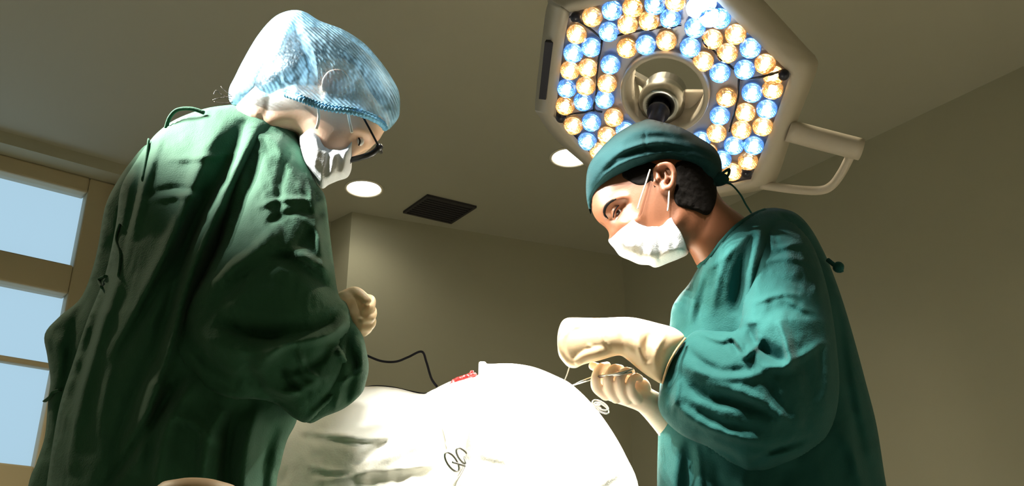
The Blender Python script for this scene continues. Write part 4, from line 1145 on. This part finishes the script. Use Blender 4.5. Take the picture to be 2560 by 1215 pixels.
# ------------------------------------------------------------------ drapes and table
ot = thing('operating_table', (-0.1, 1.62, 0), 'operating table under the white surgical drapes between the two surgeons', 'operating table')
mb = MB(); mb.add(*box_vf((-0.1, 1.62, 0.70), 0.40, 0.46, 0.08)); bevel_obj(mb.build('table_top', M['blackplastic'], ot, smooth=False), 0.02)
mb = MB(); mb.add(*box_vf((-0.1, 1.62, 0.35), 0.16, 0.2, 0.62)); bevel_obj(mb.build('column', M['metal'], ot, smooth=False), 0.01)
mb = MB(); mb.add(*box_vf((-0.1, 1.62, 0.03), 0.38, 0.42, 0.06)); bevel_obj(mb.build('base', M['metal'], ot, smooth=False), 0.02)
DR = Form([(1120, 960), (1160, 948), (1188, 940), (1196, 937), (1196, 934), (1197, 906), (1198, 904), (1212, 904), (1214, 905), (1217, 909), (1222, 910), (1280, 909), (1335, 918), (1390, 940), (1430, 962), (1480, 1010), (1525, 1070), (1565, 1140), (1598, 1225), (1605, 1400), (1590, 1740), (1300, 1760), (1000, 1745), (1020, 1500), (1060, 1240), (1085, 1190), (1110, 1120), (1080, 1040), (1060, 990)],
          1.60, 0.36, 0.20, step=7, power=0.5, rough=0.004, rs=60,
          folds=[([(1168, 1030), (1160, 1080), (1155, 1130), (1140, 1200)], -14, 8, 20), ([(1180, 1020), (1175, 1090), (1168, 1150)], 10, 8), ([(1190, 1155), (1230, 1162), (1270, 1172)], -8, 5, 14),
                 ([(1110, 1130), (1085, 1180), (1070, 1260)], 10, 10), ([(1490, 1030), (1500, 1100), (1520, 1200)], 5, 16), ([(1560, 1160), (1540, 1185), (1500, 1215)], 6, 6)])
dt = thing('surgical_drape', P(1250, 1700, 1.6), 'white surgical drape over the patient, bright dome beside a crumpled cream slope', 'drape')
mb = MB(); DR.emit(mb); d1 = mb.build('upper_sheet', M['drape'], dt)
DL = Form([(640, 1120), (700, 1060), (735, 1040), (800, 1010), (860, 975), (930, 966), (990, 970), (1060, 985), (1100, 965), (1140, 950), (1190, 960), (1240, 1010), (1240, 1200), (1240, 1500), (1230, 1745), (800, 1760), (560, 1740), (580, 1400), (620, 1220)],
          1.66, 0.24, 0.16, step=7, power=0.5, rough=0.005, rs=50,
          folds=[([(1060, 990), (1020, 1005), (1012, 1050), (1005, 1080), (950, 1130), (880, 1180)], 12, 6, 14), ([(740, 1075), (830, 1090), (930, 1098), (1000, 1095)], 7, 5, 12), ([(740, 1090), (840, 1105), (930, 1112)], -7, 9),
                 ([(1090, 1030), (1030, 1080), (950, 1120), (880, 1170)], -10, 16), ([(1110, 1070), (1040, 1105), (960, 1150), (880, 1200)], 14, 10, 18), ([(880, 1185), (960, 1178), (1060, 1165), (1120, 1160)], 8, 5, 12), ([(880, 1205), (980, 1200), (1080, 1185)], -8, 14),
                 ([(760, 1160), (820, 1175), (880, 1180)], 5, 6), ([(770, 1185), (830, 1188), (890, 1178)], -4, 5), ([(780, 1200), (840, 1198), (900, 1185)], 4, 4), ([(700, 1110), (720, 1160), (710, 1215)], -8, 14)])
mb = MB(); DL.emit(mb); d2 = mb.build('lower_sheet', M['drape'], dt); d2['label'] = 'crumpled cream sheet'
clamp(((1466, 1004), (1474, 1012)), (1482, 1010), ((1501, 1013, 25), (1503, 1020, 30)), 1.45, 'steel towel clamp with ring handles on the right slope of the white drape', rr=(22, 10), r=0.0011)
yc_ = DR.yat(1160, 1165)
clamp(((1213, 1205), (1244, 1190)), (1178, 1172), ((1130, 1155, 55), (1160, 1143, 50)), yc_ - 0.004, 'steel ring-handled clamp lying on the front of the white drape near its left edge', rr=(27, 12), r=0.0016)
# blood-stained tissue on the drape crest
mb = MB(); rnd = random.Random(5)
for (a, b, r) in ((1128, 962, 6), (1137, 954, 8), (1147, 950, 9), (1156, 947, 9), (1165, 944, 9), (1174, 940, 8), (1182, 938, 7), (1140, 962, 8), (1155, 958, 9), (1170, 952, 8), (1180, 930, 5), (1187, 936, 5)):
    mb.add(*sphere_vf(P(a, b, 1.585 + rnd.uniform(-.01, .01)), r * 0.00066, 12, 8, sc=(1.2, 1, .9)))
me = remesh(mb, 0.0014, 1); o = link_mesh(me, 'surgical_swab', M['red']); tag(o, 'small red blood-soaked swab lying on the crest between the two drapes', 'swab')
mb = MB(); mb.add(*sphere_vf(P(1186, 990, 1.275), 0.005, 14, 10, sc=(1.1, .8, 1.0))); mb.add(*tube_vf([P(1184, 992, 1.272), P(1178, 1004, 1.268)], [.003, .0006], 8))
# cables
mb = MB(); mb.add(*px_tube([(880, 870, 1.75), (920, 890, 1.75), (955, 903, 1.75), (990, 904, 1.75), (1020, 893, 1.75), (1054, 879, 1.75), (1066, 905, 1.74), (1078, 945, 1.72), (1092, 966, 1.70)], 3.0, 8, 8))
tag(mb.build('equipment_cable', M['cable']), 'dark cable arching up from behind the green sleeve and down to the drape', 'cable')
mb = MB(); mb.add(*px_tube([(900, 972, 1.70), (935, 966, 1.70), (980, 969, 1.70), (1030, 980, 1.70), (1062, 985, 1.69), (1080, 978, 1.67)], 3.0, 8, 8))
tag(mb.build('equipment_cable', M['cable']), 'black cable lying along the top edge of the crumpled cream sheet', 'cable')
# unidentified tan object at the lower edge, guessed as a padded seat
st = thing('tan_object', (0, 0, 0), 'unidentified round tan object, guessed as a padded seat, at the lower edge below the green gown', 'tan_object')
c = P(498, 1204, 0.95); st.location = (c.x, c.y, 0)
vs, fs = [], []; prof = [(0.0, 0.0), (0.02, 0.0), (0.034, -0.004), (0.042, -0.012), (0.045, -0.024), (0.042, -0.036), (0.0, -0.04)]
mb = MB()
for i in range(40):
    a = 2 * PI * i / 40
    for (r, h) in prof: vs.append(c + Vector((math.cos(a) * r * 1.0, math.sin(a) * r, h)))
for i in range(40):
    j = (i + 1) % 40
    for q in range(len(prof) - 1): fs.append((i * 7 + q, j * 7 + q, j * 7 + q + 1, i * 7 + q + 1))
mb.add(vs, fs); mb.build('seat', M['tan'], st)
mb = MB(); mb.add(*tube_vf([c + Vector((0, 0, -0.03)), Vector((c.x, c.y, 0.03))], 0.02, 16)); mb.build('post', M['metal'], st)
mb = MB(); mb.add(*tube_vf([Vector((c.x, c.y, 0.0)), Vector((c.x, c.y, 0.03))], 0.14, 32)); mb.build('base', M['metal'], st)
